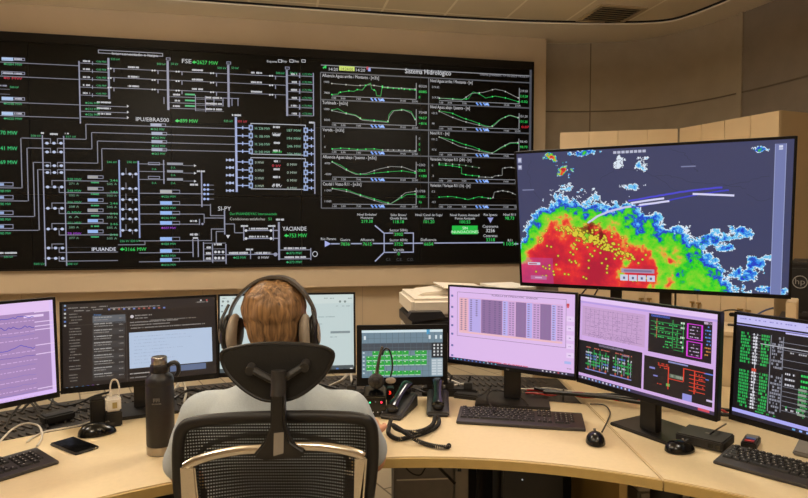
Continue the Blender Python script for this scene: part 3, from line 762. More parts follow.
curves = {
 (0, 0): [('g', [(0, .05), (.08, .1), (.08, .2), (.14, .25), (.2, .32), (.26, .3), (.3, .42), (.36, .4), (.4, .7), (.46, .85), (.47, .5), (.52, .4), (.53, .1), (.58, .08), (.6, .7)]), ('w', [(0, .72), (.3, .66), (.45, .75), (.6, .66), (1, .62)]), ('g', [(.6, .62), (1, .56)])],
 (0, 1): [('g', [(0, .75), (.07, .85), (.15, .62), (.28, .5), (.36, .25), (.5, .22), (.67, .16), (.68, .6), (.72, .85), (.85, .95), (.95, .85), (1, .4)]), ('w', [(0, .72), (.1, .62), (.28, .46), (.36, .2), (.66, .12), (.69, .5), (.74, .85), (.86, .92), (.95, .75), (1, .35)])],
 (0, 2): [('g', [(0, .04), (.12, .1), (.3, .04), (.5, .1), (.6, .04)]), ('w', [(.6, .05), (.85, .06), (1, .04)])],
 (0, 3): [('g', [(0, .9), (.1, .7), (.2, .35), (.3, .18), (.4, .15), (.5, .25), (.7, .36), (.85, .42), (1, .3)]), ('w', [(0, .88), (.15, .45), (.28, .15), (.4, .22), (.55, .5), (.7, .68), (.85, .66), (1, .4)])],
 (0, 4): [('g', [(0, .92), (.15, .88), (.3, .6), (.45, .38), (.6, .15), (.7, .02), (.8, .3), (.9, .6), (1, .62)]), ('w', [(0, .9), (.2, .72), (.4, .38), (.6, .06), (.7, .02), (.78, .28), (.88, .7), (1, .8)])],
 (1, 0): [('g', [(0, .1), (.1, .12), (.28, .1), (.36, .15), (.42, .6), (.5, .5), (.58, .25), (.7, .4), (.85, .3), (1, .1)]), ('w', [(0, .12), (.28, .05), (.4, .5), (.55, .6), (.7, .85), (.82, .75), (1, .35)])],
 (1, 1): [('g', [(0, .95), (.15, .85), (.3, .55), (.42, .38), (.55, .15), (.65, .05), (.75, .5), (.88, .85), (1, .7)]), ('w', [(0, .92), (.15, .6), (.3, .35), (.42, .22), (.6, .04), (.68, .1), (.78, .6), (.9, .85), (1, .72)])],
 (1, 2): [('g', [(0, .95), (.15, .8), (.3, .55), (.42, .4), (.55, .15), (.67, .02), (.78, .35), (.9, .68), (1, .7)]), ('w', [(0, .95), (.12, .7), (.25, .4), (.4, .25), (.55, .08), (.67, .02), (.78, .4), (.9, .72), (1, .75)])],
 (1, 3): [('g', [(0, .85), (.15, .8), (.28, .7), (.28, .3), (.36, .22), (.5, .18)]), ('w', [(.5, .12), (.68, .1), (.7, .2), (.8, .25), (.8, .7), (.9, .78), (1, .7)]), ('d', [(0, .95), (.3, .85), (.5, .7)])],
 (1, 4): [('g', [(0, .45), (.15, .5), (.28, .4), (.36, .3), (.5, .5), (.65, .4)]), ('w', [(.62, .4), (.68, .4), (.7, .8), (.8, .9), (.9, .82), (1, .6)])]}
vals = {(0, 0): ['8320', '8085', '0'], (0, 1): ['7048', '9657', '+816'], (0, 2): ['0', '0', '0'], (0, 3): ['+2363', '-3363', '+180'], (0, 4): ['11758', '11051', '76'],
        (1, 0): ['219.60', '219.38', '-0.02'], (1, 1): ['101.20', '101.20', '0.07'], (1, 2): ['98.40', '98.73', ''], (1, 3): ['', '', ''], (1, 4): ['', '', '']}
for s in (0, 1):
    for k in range(5):
        q = Canvas(VW); u0 = (uL, uM)[s]; u1 = (uM, uR)[s]; v1, v0 = vrow(k), vrow(k+1); w_, h_ = u1-u0, v1-v0
        q.pw = 0.0098
        def T(fx, fy, t, hh, col, ww=None):
            vs, fs, a, b_ = text_geo(t)
            if not vs: return
            sc = hh*0.0098/0.7; sx = sc if not ww else ww*0.0098/(b_-a)
            q._add([(u0+fx*w_+(p[0]-a)*sx, v0+fy*h_+p[1]*sc) for p in vs], hx(col), fs, 4)
        T(0.015, 0.84, (tl, tr)[s][k], 3.2, '#c9cace', (wl, wr)[s][k]*.98)
        gx0, gx1, gy0, gy1 = u0+.10*w_, u0+.87*w_, v0+.17*h_, v0+.78*h_
        q.uvrect(gx0, gy0-.008, gx1+.01, gy0-.002, '#8a8c92', 2); q.uvrect(gx1+.008, gy0-.004, gx1+.016, gy1, '#8a8c92', 2)
        for fx, t in ((.12, '1:00'), (.20, '3:00'), (.34, '7:00'), (.75, '19:00'), (.86, '23:00')): T(fx-.02, .04, t, 2.0, '#b0b2b8')
        for i in range(4):
            q.seg((u0+(.455+.035*i)*w_, v0+.13*h_), (u0+(.475+.035*i)*w_, v0+.03*h_), '#6f9cf0', 1.6, 4, uv=True)
        q.uvrect(u0+.545*w_, v0+.04*h_, u0+.575*w_, v0+.12*h_, '#9fc0ff', 4)
        T(.03, .62, ('1000', '1000', '1', '4700', '11300')[k] if s == 0 else ('219.62', '101.5', '101.2', '0', '0.2')[k], 2.1, '#b0b2b8')
        T(.03, .22, ('7800', '8500', '0', '-4000', '11000')[k] if s == 0 else ('219.31', '98', '97.6', '-2', '-0.2')[k], 2.1, '#b0b2b8')
        for cc, pts in curves[(s, k)]:
            col = {'g': '#25a850', 'w': '#8c8e8c', 'd': '#2a6a3c'}[cc]
            P = [(gx0+a*(gx1-gx0), gy0+b_*(gy1-gy0)) for a, b_ in pts]
            for a, b_ in zip(P, P[1:]): q.seg(a, b_, col, 0.5, 3, uv=True)
            for i in range(0, 7):
                f = i/6; a = pts[0][0]+(pts[-1][0]-pts[0][0])*f
                for (xa, ya), (xb, yb) in zip(pts, pts[1:]):
                    if xa <= a <= xb and xb > xa:
                        yy = ya+(yb-ya)*(a-xa)/(xb-xa); X = gx0+a*(gx1-gx0); Y = gy0+yy*(gy1-gy0)
                        q.uvrect(X-.006, Y-.006, X+.006, Y+.006, '#35f06d' if cc == 'g' else '#b8bab8', 5); break
        for j, t in enumerate(vals[(s, k)]): T(.905 if len(t) < 5 else .89, .62-.21*j, t, 2.5, ('#a9abb0', GR, GR)[j] if not (s == 1 and k == 1 and j == 2) else '#e02a3c', 8.6 if len(t) > 3 else None)
        q.build('chart', dash_obj)
# bottom strip with the river scheme
f = Canvas(VW)
def lab2(x, y, lines, val, w=None, vc=GR):
    for i, t in enumerate(lines): f.text(x, y+i*3.3, t, 2.3, '#c2c4c9', width=w, align='c') if not w else f.text(x-w/2, y+i*3.3, t, 2.3, '#c2c4c9', width=w)
    f.text(x, y+len(lines)*3.3+0.6, val, 3.0, vc, align='c')
lab2(367, 215.6, ['Nivel Embalse/', 'Montante'], '219.38'); lab2(398.6, 216, ['Salto Bruto/', 'Queda Bruta'], '118.18')
lab2(429, 216, ['Nivel Canal de Fuga/', 'Jusante'], '101.20'); lab2(465, 216.2, ['Nivel Puente Amistad/', 'Ponte Amizade'], '100.55')
lab2(490.4, 215.8, ['Rio Iguazu'], ''); lab2(509.5, 215.8, ['Nivel R11'], '98.73')
f.rect(452, 225.6, 477.6, 234.2, '#17b53f', 3); f.text(465, 229.4, 'SIN', 2.6, '#d7f7d7', align='c', lay=5); f.text(465, 233.2, 'INUNDACIONES', 2.6, '#d7f7d7', width=None, align='c', lay=5)
f.fill([(487.6, 217.6), (493.4, 217.6), (490.4, 223)], '#8e97cf')
f.text(490.4, 227.6, 'Capanema', 2.6, '#c2c4c9', align='c'); f.text(490.4, 232.2, '3256', 3.2, '#dfe0e4', align='c'); f.text(490.4, 237, 'Cataratas', 2.6, '#c2c4c9', align='c'); f.text(490.4, 241.4, '3318', 3.2, GR, align='c')
f.text(510, 241.5, 'R11', 2.3, '#c2c4c9', align='c'); f.text(503.5, 245.6, '11051', 3.4, GR, width=12.5)
f.H(331, 503, 243.8, '#9aa0c0', 1.2); f.H(514, 519, 243.9, '#9aa0c0', 1.2)
f.fill([(324.8, 240.6), (331, 243.8), (324.8, 247)], '#a3abe0')
f.text(328.5, 240, 'Rio Parana', 2.5, '#c2c4c9', align='c')
for x, t, v_ in ((345.3, 'Guaira', '7836'), (367.3, 'Afluencia', '7615'), (428.6, 'Defluencia', '6654')):
    f.text(x, 241, t, 2.6, '#c2c4c9', align='c'); f.rect(x-5.6, 242.2, x+5.6, 245.8, '#120f0e', 4); f.text(x, 245.6, v_, 3.2, GR, align='c', lay=6)
f.frame(383.6, 232.6, 413.8, 252.6, '#9aa0c0', 1.0)
f.seg((383.8, 233), (374.8, 225.4), '#9aa0c0', 1.2); f.seg((383.8, 252.6), (375, 261.4), '#9aa0c0', 1.2)
for y, t, v_ in ((231.4, 'Sector 50Hz', '2902'), (241.2, 'Sector 60Hz', '3752'), (251, 'Vertida', '0')):
    f.text(398.6, y, t, 2.5, '#c2c4c9', align='c'); w2 = 5.4 if len(v_) > 1 else 2.2
    f.rect(398.6-w2, y+1.0, 398.6+w2, y+4.6, '#120f0e', 4); f.text(398.6, y+4.4, v_, 3.1, GR, align='c', lay=6)
f.text(386, 260.6, 'C.I.', 2.6, '#4b4c50'); f.text(396.4, 260.8, 'C.E.', 2.6, '#4b4c50'); f.text(407, 260.8, 'C.D.', 2.6, '#4b4c50')
f.build('river_scheme', dash_obj)

# ------------------------------------------------------------------ desktop monitors
def monitor(name, o, w, h, yaw, tilt, base, label, base_yaw=None, bez=(0.009, 0.009, 0.018), basew=0.26, based=0.2, cat='monitor', group='monitors on the console', round_base=False, colw=0.07, zt=DZ, back=0.0):
    f = Face((o[0], o[1], o[2]), w, h, yaw, tilt)
    by = yaw if base_yaw is None else base_yaw
    t = thing(name, label, cat, (base[0], base[1], zt), by, group)
    inv = t.matrix_basis.copy(); inv = (Matrix.Translation((base[0], base[1], zt)) @ Matrix.Rotation(by, 4, 'Z')).inverted()
    L = inv @ f.matrix()
    hb = B(); box(hb, 0, w, 0.002, 0.022, 0, h); box(hb, w*0.18, w*0.82, 0.022, 0.045, h*0.15, h*0.8)
    hs = link('housing', hb, M_black, t, bevel=0.002); hs.matrix_local = L
    fb = B(); s_, tp, bt = bez
    for a in ((0, w, 0, bt), (0, w, h-tp, h), (0, s_, bt, h-tp), (w-s_, w, bt, h-tp)): box(fb, a[0], a[1], -0.003, 0.004, a[2], a[3])
    link('bezel', fb, M_bezel, hs)
    # neck and foot in the base frame
    c = L @ Vector((w/2, 0.045, h*0.42)); lo = L @ Vector((w/2, 0.03, 0.0))
    nb = B(); ybk = c.y+0.012
    box(nb, c.x-colw/2, c.x+colw/2, ybk-0.012, ybk+0.02, 0.012, c.z+0.03)
    box(nb, c.x-0.05, c.x+0.05, c.y-0.014, ybk+0.012, c.z-0.05, c.z+0.05)
    link('stand', nb, M_black, t, bevel=0.003)
    bb = B()
    if round_base: lathe(bb, [(basew/2, 0), (basew/2, 0.006), (basew/2-0.02, 0.012), (0.01, 0.016)], (c.x, ybk-0.03, 0), 40)
    else: prism(bb, [(c.x-basew/2, ybk+back-based*0.6), (c.x+basew/2, ybk+back-based*0.6), (c.x+basew/2, ybk+back+based*0.4), (c.x-basew/2, ybk+back+based*0.4)], 0, 0.012)
    link('base', bb, M_black, t, bevel=0.003)
    cv = Canvas(f); cv.in_ = (s_, bt, w-s_, h-tp); cv.clip = cv.in_
    return t, hs, f, cv
def bg(cv, col, lay=1): cv.uvrect(*cv.in_, col, lay)
S = 1.05
def O(x, y, z): return (x*S, y*S, CAM_Z+z*S)
W5, H5 = 0.54*S, 0.325*S

# 1. far left, lavender page with blue trend lines
t, hs, f, c = monitor('monitor', O(-1.4579, 1.554, -0.5664), W5, H5, 0.8892, radians(3), (-1.40, 1.90), 'leftmost monitor, cut by the picture edge, with a lavender page of blue trend lines', basew=.18, based=.12)
bg(c, '#a585b8'); i = c.in_
c.uvrect(i[0], i[3]-.035, i[2], i[3], '#e2c2f0', 2); c.uvrect(i[2]-.012, i[1], i[2], i[3], '#dcc0f2', 2); c.uvrect(i[0], i[1], i[2], i[1]+.014, '#dcbcf6', 2)
c.uvrect(i[2]-.09, i[3]-.052, i[2]-.03, i[3]-.044, '#e9d0f4', 3)
rx = c.at((35, 350))[0]
for k, y in enumerate((.285, .25, .225, .185, .155, .125, .092, .062, .036)):
    p = None
    for q in range(70):
        u = i[0]+.02+(rx-i[0]-.02)*q/69; amp = .007 if k in (0, 1, 3) else .0018
        vv = y + noise.noise(Vector((q*.23, k*3.1, 0)))*amp*2 + (random.uniform(-1, 1)*amp*.5)
        if p: c.pw = .002; c.seg(p, (u, vv), ('#4a48c0', '#3b37b4', '#7c74c4')[k % 3 if k < 5 else 2], 1.0 if k in (0, 1, 3) else .6, 4, uv=True)
        p = (u, vv)
    u = i[0]+.02
    while u < rx:
        w_ = random.uniform(.004, .014); c.uvrect(u, y-.016, u+w_, y-.0135, '#d0b0dc', 3); u += w_+.004
for y, a, b_ in ((.262, .09, .06), (.248, .10, .05), (.236, .10, .055), (.185, .1, .07), (.155, .1, .05), (.295, .1, .08), (.04, .1, .06)):
    c.uvrect(rx+.002, y, rx+a*.55+.01, y+.003, '#e6cdf0', 3)
c.build('screen', hs)

# 2. dark mail window
t, hs, f, c = monitor('monitor', O(-1.2118, 2.1468, -0.6073), W5, H5, 0.4334, 0.1018, (-1.02, 2.42), 'monitor with a dark mail window and pale blue panel, behind the black bottle', basew=0.25, bez=(.009, .009, .022))
bg(c, '#241d1b'); i = c.in_
c.rect(61.5, 303, 217, 306, '#2b2422', 2)
for x0, x1, y in ((68, 78, 308.3), (80, 88, 307.8), (91, 96, 307.5), (99, 108, 306.6), (74, 84, 311), (86, 90, 310.8), (93, 103, 309.6)): c.dash(x0, x1, y, 1.3, '#8d8884')
for x in range(108, 165, 5): c.rect(x, 308.6-(x-108)*.03, x+2.2, 310-(x-108)*.03, random.choice(('#a0564e', '#6e7fc4', '#9a9590')), 3)
c.dash(110, 160, 308.2, 1.3, '#8d8884'); c.dash(196, 208, 302.2, 1.3, '#8d8884'); c.rect(200, 299.6, 201.6, 301, '#d0cccc', 3); c.rect(206, 299.4, 207.4, 300.8, '#c85050', 3)
for k in range(6): c.rect(64, 305+4.0*k, 66, 306.6+4.0*k, ('#8fa8c8', '#5f7ec4', '#c9c9c9', '#a0a0a0', '#5f7ec4', '#c9c9c9')[k], 3)
for k in range(24): 
    y = 314.5+2.9*k; 
    if k in (4, 17, 20): continue
    c.dash(69+(k % 3)*.4, random.uniform(74, 83), y, 1.2, '#7c7773')
c.H(68, 92, 326, '#4a4442', .4)
c.rect(92.5, 316, 125.5, 322.5, '#5b5f66', 2)
c.text(94, 315.6, 'Principal', 1.5, '#5f9be0')
for k in range(10):
    y = 319+6.3*k; 
    if k: c.rect(92.5, y-2.6, 125, y+2.4, '#34302f' if k % 2 else '#3d3a3a', 2)
    c.dash(94, 112, y-1.2, 1.3, '#a7a5a2'); c.dash(94, random.uniform(104, 116), y+1.2, 1.2, '#8a8784'); c.dash(119, 123.5, y-1.0, 1.2, '#8a8784')
c.rect(126.3, 316, 127, 386, '#3d3735', 2)
c.disc(132, 316.6, 1.8, '#c9c2c8'); c.dash(135, 152, 315.6, 1.4, '#8d8884'); c.dash(135, 148, 318.3, 1.3, '#8d8884')
c.dash(130, 178, 322.6, 1.3, '#8d8884'); c.dash(130, 170, 325.4, 1.3, '#8d8884'); c.dash(130, 205, 328.4, 1.3, '#8d8884'); c.dash(150, 196, 320.2, 1.2, '#75706c')
c.rect(129, 332.8, 212.5, 369.2-8, '#b2c3dc', 2)
for k in range(9):
    y = 337+3.3*k; c.dash(134, random.uniform(150, 200), y, .9, '#95a7c4', fillr=.4)
c.dash(130, 160, 374, 1.3, '#b0aaa6'); c.dash(130, 150, 378, 1.2, '#8d8884'); c.rect(170, 366, 206, 368.4, '#5d6c8c', 3)
for x, cc in ((66, '#8fa8c8'), (71, '#c9c9c9'), (76, '#4f9bd6'), (82, '#4f9bd6'), (87, '#4f6ed6'), (92, '#9a55c4'), (97, '#c9c9c9')): c.rect(x-.2, 387.6-(x-66)*.1, x+2.2, 389.6-(x-66)*.1, cc, 3)
c.rect(61.8, 391, 65, 394, '#7f8f86', 5)
c.dash(138, 147, 385.4, 1.3, '#a08a55', lay=10)
c.build('screen', hs)

# 3. pale page behind the head
t, hs, f, c = monitor('monitor', O(-0.7294, 2.3865, -0.6082), W5, H5, 0.1363, 0.082, (-0.50, 2.66), 'monitor with a pale greenish document page, behind the operator\'s head', basew=0.27, round_base=True, bez=(.008, .008, .018))
bg(c, '#bfcfcf')
c.rect(220.5, 296.2, 353.5, 303, '#c9d6d4', 2)
for x in (223, 228, 340, 345): c.disc(x, 301.5, 1.2, '#7a8886')
for x in (222.5, 232.5, 324, 330, 348): c.dash(x, x+4, 298.3, 1.2, '#8b9a98')
for k in range(10): c.rect(221.3, 305+6*k, 223, 306.4+6*k, '#6d7c80', 3)
for y, a, b_ in ((317, 318, 335), (324, 318, 322), (337, 330, 337), (349, 322, 328), (306, 336, 338), (306, 342, 350)): c.dash(a, b_, y, 1.1, '#93a6a8')
c.rect(330.5, 331.2, 350, 333, '#7f8e92', 3)
c.rect(218, 369, 353.5, 371.5, '#4b5558', 3)
for x in range(224, 352, 7): c.rect(x, 367.8, x+2.6, 370.4, random.choice(('#4f78b8', '#d7dadd', '#39424a')), 4)
c.uvrect(c.in_[0], c.in_[1], c.in_[2], c.in_[1]+.010, '#3e484b', 2)
c.build('screen', hs)

# 4. pink spreadsheet
t, hs, f, c = monitor('monitor', O(0.1836, 2.5416, -0.5842), W5, H5, -0.5846, 0.0032, (0.475, 2.60), 'monitor with a pink spreadsheet of striped columns, above the middle keyboard', base_yaw=radians(-10), basew=0.30, bez=(.007, .007, .016))
bg(c, '#dcb9ea')
P = lambda x, y, col, x2, y2, lay=3: c.rect(x, y, x2, y2, col, lay)
c.rect(450, 285.5, 576, 291, '#e3c4ef', 2)
c.frame(457.4, 291.6, 566, 351-3, '#8a6f98', .35, 3)
c.text(492, 296.2, 'PLANILLA DE OPERACION - ENERGIA', 1.5, '#5a4a66', width=46)
v1, v0 = c.at((470, 298.5))[1], c.at((470, 331.6))[1]
def colx(a, b_, col): c.uvrect(c.at((a, 300))[0], v0, c.at((b_, 300))[0], v1, col, 4)
c.uvrect(c.at((459.5, 300))[0], v0-.008, c.at((563, 300))[0], v1+.004, '#dcb0dc', 3)
colx(459.5, 468, '#e6b3bd'); colx(469.5, 481, '#b7a9e6'); colx(481.5, 502.5, '#8f6f9f'); colx(503, 508, '#b9b0ec'); colx(508, 515, '#c9a0d4'); colx(516, 526.5, '#8f6f9f'); colx(527, 532.5, '#b3acec'); colx(533, 540, '#c9a0d4'); colx(540.5, 551.5, '#8f6f9f'); colx(552, 556.5, '#b9b0ec'); colx(557, 563, '#d0a8dc')
c.uvrect(c.at((459.5, 300))[0], v0-.008, c.at((563, 300))[0], v0, '#e8b9c4', 5)
for a in (461, 465, 470.5, 476, 483.5, 489, 494.5, 499, 504, 509.5, 512.5, 517.5, 522, 528, 534, 537.5, 542, 547, 553, 558, 561):
    for k in range(15):
        if a == 476 and k > 7: continue
        v = v1-.004-k*(v1-v0-.004)/15; u = c.at((a, 300))[0]; c.uvrect(u, v-.004, u+.0085, v, '#6d5a86' if a < 504 else '#8d74a0', 6)
for a in range(484, 563, 9): c.dash(a, a+4, 299+(a-470)*.075, .9, '#6d5a86')
for y in (295.5, 306.8, 316.4, 325, 333.5, 345, 355): c.rect(451.3, y-1, 453.4, y+1.2, '#6a6aa8', 3)
c.dash(488, 528, 361.4, 1.3, '#cf4d6b')
c.rect(566.8, 303.5, 569.5, 306.5, '#c84858', 3); c.disc(568, 307, 1.2, '#d86070')
for y in (316, 325.5, 335, 343.5, 352.5): c.rect(566.5, y, 574, y+6, '#e6cdf2', 2); c.dash(568.5, 571, y+3, 1, '#8d80b0')
c.rect(564.5, 361, 571, 364.5, '#a8b6ea', 3); c.dash(567, 571.5, 368.5, 1.3, '#97869e')
c.uvrect(c.in_[0], c.in_[1], c.in_[2], c.in_[1]+.011, '#2c2740', 3)
for k in range(12): u = c.in_[0]+.02+k*.018; c.uvrect(u, c.in_[1]+.003, u+.006, c.in_[1]+.008, random.choice(('#5f86d8', '#c0c4d8', '#58b0c8')), 4)
for k in range(7): u = c.in_[2]-.13+k*.016; c.uvrect(u, c.in_[1]+.003, u+.006, c.in_[1]+.008, random.choice(('#c84a50', '#c0c4d8', '#d8d8e0')), 4)
c.build('screen', hs)
lg = text_geo('hp'); q = Canvas(f); 
vs, fs, a, b_ = lg; q._add([(W5/2-.006+(p[0]-a)/(b_-a)*.012, .005+p[1]*.010) for p in vs], hx('#6a625c'), fs, 10); q.build('brand_mark', hs)

# 5. four-pane monitor
t, hs, f, c = monitor('monitor', O(0.6393, 2.2497, -0.5887), W5, H5, -1.018, 0.023, (0.93, 2.31), 'monitor split into four panes with pale, magenta, green and red diagrams', base_yaw=radians(-60), basew=0.27, based=.20, back=.07, bez=(.008, .008, .018))
bg(c, '#cfa9e2'); i = c.in_; Wd, Hd = i[2]-i[0], i[3]-i[1]
U = lambda x: i[0]+x*Wd
Vv = lambda y: i[3]-y*Hd
def R5(x0, y0, x1, y1, col, lay=3): c.uvrect(U(x0), Vv(y1), U(x1), Vv(y0), col, lay)
def D5(x0, x1, y, h, col, dens=.8):
    x = x0
    while x < x1:
        w_ = random.uniform(.004, .012)
        if random.random() < dens: R5(x, y-h/2, min(x+w_, x1), y+h/2, col, 5)
        x += w_+.003
R5(0, 0, 1, .05, '#e2c4f2'); R5(0, .055, 1, .075, '#b79be0')
R5(.02, .11, .53, .47, '#c49ecb'); 
for k in range(7): R5(.04, .14+.05*k, .51, .143+.05*k, '#a07fae', 4)
for k in range(12): x = .05+.038*k; R5(x, .13, x+.003, .46-random.random()*.1, '#a07fae', 4)
for k in range(14): D5(.06, .5, .14+.023*k, .006, '#8d6e9c', .25)
for k in range(18): D5(.08, .46, .40+.004*k, .003, '#8d6e9c', .3)
R5(.555, .055+.03, 1-.03, .50, '#140f16')
R5(.57, .09, .70, .115, '#5564c0'); 
for k, y in enumerate((.16, .21, .25, .30)):
    R5(.57, y, .78, y+.006, '#2fa052', 4); D5(.60, .76, y+.02, .012, '#35c060', .4)
R5(.61, .13, .615, .34, '#b06048', 4); R5(.72, .12, .725, .42, '#2fa052', 4); R5(.79, .13, .795, .44, '#2fa052', 4); R5(.75, .24, .755, .40, '#2fa052', 4)
for y in (.34, .37, .40, .43): R5(.73, y, .79, y+.005, '#2fa052', 4)
for y in (.36, .39, .42): D5(.66, .72, y, .012, '#35c060', .6)
for k in range(6): D5(.775, .80, .14+.05*k, .02, '#c9e0cc', .7)
for y0, y1 in ((.13, .29), (.31, .47)):
    R5(.815, y0, .825, y1, '#d43ad6', 5); R5(.905, y0, .915, y1, '#d43ad6', 5); R5(.815, y0, .915, y0+.008, '#d43ad6', 5); R5(.815, y1-.008, .915, y1, '#d43ad6', 5)
    for k in range(4): D5(.835, .895, y0+.03+.035*k, .010, '#c9b8d8', .5); R5(.825, y0+.03+.035*k, .905, y0+.032+.035*k, '#7a3a86', 4)
for k in range(9): D5(.93, .965, .14+.035*k, .014, '#5a8ad8' if k < 6 else '#c08040', .7)
R5(.92, .09, .97, .115, '#c9b0cc')
R5(.0, .53, .515, .93, '#140f16'); R5(.17, .54, .37, .565, '#8a7f98'); R5(.36, .6, .42, .62, '#8a7f98')
for k in range(7):
    x = .08+.05*k + (.03 if k > 3 else 0)
    R5(x, .62, x+.006, .86, '#2f9a52', 4); D5(x-.015, x+.03, .60, .012, '#c86a5a', .8); R5(x+.02, .66, x+.024, .84, '#9fa8c0', 4)
    for j in range(5): D5(x-.018, x+.03, .66+.035*j, .018, random.choice(('#2fae55', '#c9c9d8', '#2fae55', '#5f7fd0')), .7)
    R5(x-.002, .83, x+.01, .86, '#b04a3a', 5)
R5(.06, .86, .24, .872, '#7d86c8', 4); R5(.27, .86, .44, .872, '#7d86c8', 4)
R5(.53, .55, .985, .93, '#140f16')
R5(.70, .62, .707, .86, '#d8402c', 5); R5(.80, .60, .807, .74, '#d8402c', 5); R5(.63, .62, .705, .628, '#d8402c', 5); R5(.70, .74, .80, .748, '#d8402c', 5); R5(.87, .60, .877, .84, '#d8402c', 5); R5(.80, .60, .94, .608, '#d8402c', 5)
for y in (.65, .69, .73, .77, .81): R5(.84, y, .94, y+.007, '#d8402c', 5); D5(.88, .93, y-.012, .012, '#d8402c', .5)
for y in (.62, .66, .84): D5(.63, .70, y-.015, .012, '#d8402c', .5)
R5(.71, .69, .80, .73, '#5f6a5a', 4); D5(.71, .80, .71, .025, '#8d988a'); R5(.57, .66, .61, .68, '#7f80c8', 5); R5(.60, .74, .63, .755, '#7f80c8', 5); R5(.93, .6, .985, .612, '#5f7fe0', 5); R5(.94, .66, .96, .67, '#5f7fe0', 5)
R5(.69, .80, .715, .83, '#4fae50', 5); R5(.80, .86, .86, .93, '#8f8fd8', 5); R5(.95, .86, .99, .88, '#c9b8dc', 5); R5(.70, .56, .83, .575, '#8a90c8', 5)
R5(0, .965, 1, 1, '#3a3050'); 
for k in range(14): R5(.03+.03*k, .972, .042+.03*k, .992, random.choice(('#8fb0f0', '#d0d0e0', '#5fa0d0')), 4)
R5(.9, .965, .97, .99, '#d04858', 4)
c.build('screen', hs)

# 6. far right, black network page
t, hs, f, c = monitor('monitor', O(0.9805, 1.8308, -0.5927), W5, H5, -1.045, 0.052, (1.27, 1.79), 'rightmost monitor, cut by the picture edge, with a black page of green readings', base_yaw=-1.045, bez=(.009, .009, .018), basew=.18, based=.12, back=.05)
bg(c, '#131015'); i = c.in_; Wd, Hd = i[2]-i[0], i[3]-i[1]
R5(0, 0, 1, .075, '#c2bdf0'); R5(0, .09, 1, .10, '#9f9be0'); R5(0, .93, 1, .965, '#aaa8f0'); R5(.27, .105, .42, .12, '#c2bdf0')
D5(.02, .5, .03, .012, '#8f8ad0', .5)
for k in range(24):
    y = .17+.031*k
    if 9 < k < 12: continue
    D5(.03, .085, y, .022, '#2fae55', .85); D5(.10, .125, y, .02, '#d8d8e0', .9); R5(.09, y, .14, y+.003, '#8a8c9a', 4); D5(.145, .19, y, .022, '#2fae55', .8)
    D5(.205, .26, y, .02, '#8a8c9a', .65)
R5(.113, .18, .117, .86, '#c9c9d4', 4); R5(.26, .15, .264, .46, '#8a8c9a', 4); R5(.262, .5, .266, .86, '#8a8c9a', 4); R5(.195, .15, .199, .88, '#8a8c9a', 4)
R5(.10, .50, .125, .53, '#c84a3a', 5)
for y in (.20, .27, .36, .43): R5(.26, y, 1, y+.004, '#8a8c9a', 4)
R5(.14, .245, 1, .253, '#b5b6c0', 4)
for k, (x, y) in enumerate(((.42, .18), (.42, .25), (.42, .33), (.42, .39))): R5(x-.02, y, x+.05, y+.02, '#9aa69a', 5); D5(x-.01, x+.05, y+.035, .015, '#2fae55', .8)
D5(.40, .46, .265, .012, '#d05040', .9); D5(.30, .40, .29, .014, '#b0b0b8', .7)
for k, y in enumerate((.47, .52, .57)): D5(.28, .33, y+.02, .018, '#c9c9d4', .9); D5(.36, .43, y+.01, .02, '#35d060', .95)
for k in range(6):
    y = .60+.045*k; R5(.35, y, .39, y+.022, '#8d9a8d', 5); D5(.35, .40, y+.032, .012, '#2fae55', .8); R5(.27, y+.01, .48, y+.014, '#8a8c9a', 4)
for k in range(5): R5(.46+.012*k, .48+.03*k, .463+.012*k, .70+.03*k, '#8a8c9a', 4); R5(.46+.012*k, .48+.03*k, .60, .484+.03*k, '#8a8c9a', 4)
for x in (.54, .60): R5(x, .47, x+.004, .93, '#9a9caa', 4)
for k in range(9):
    y = .50+.048*k; D5(.55, .60, y, .015, '#c9c9d8', .9)
    D5(.62, .68, y+.012, .022, '#2fae55' if k != 7 else '#b04ad0', .9); D5(.72, .79, y, .02, '#9aa6b8', .6); R5(.60, y, .98, y+.004, '#8a8c9a', 4)
D5(.29, .44, .80, .02, '#2fae55', .5); D5(.29, .36, .82, .016, '#c9c9d4', .8)
D5(.12, .24, .91, .014, '#2fae55', .6)
R5(0, .965, 1, 1, '#232032')
for k in range(8): R5(.33+.035*k, .975, .345+.035*k, .992, random.choice(('#8fb0f0', '#d0d0e0', '#5fa0d0')), 4)
c.build('screen', hs)

# ------------------------------------------------------------------ touch panel in front
t, hs, f, c = monitor('touch_panel', (-0.1752*1.13, 2.2616*1.13, CAM_Z-.6084*1.13), .34*1.13, .225*1.13, .0804, .0228, (0.0, 2.62), 'small thick-framed touch panel with green tiles, behind the two telephones', basew=.2, based=.08, bez=(.021, .020, .034), cat='touch panel', group=None, zt=DZ-.02)
bg(c, '#6d8594'); i = c.in_; Wd, Hd = i[2]-i[0], i[3]-i[1]
R5(0, 0, 1, .055, '#cfe0e6'); R5(.80, .0, .84, .1, '#4a9ac4', 4)
R5(0, .28, 1, .44, '#454c55')
for k in range(13): R5(k*.075, .055, k*.075+.004, 1, '#55646e', 5)
for k in range(9): R5(0, .17+.10*k, .84, .176+.10*k, '#5a6a74', 5)
random.seed(3)
for j, (y, cells) in enumerate(((.44, (1, 2, 3, 4, 5, 6, 8, 9)), (.545, (0, 1, 2, 3, 4, 5, 6, 7, 8, 9)), (.65, (0, 1, 2, 3, 4, 5, 6, 7, 8, 9)), (.755, (0, 1, 2)), (.86, (1, 2, 3, 4, 5, 6, 7, 8)))):
    for k in cells:
        x = .055+.075*k; R5(x, y+.004, x+.071, y+.092, '#2aa23c', 6); R5(x+.02, y+.012, x+.035, y+.03, '#cfe6cf', 7); R5(x+.006, y+.086, x+.066, y+.1, '#b5d8c0', 7)
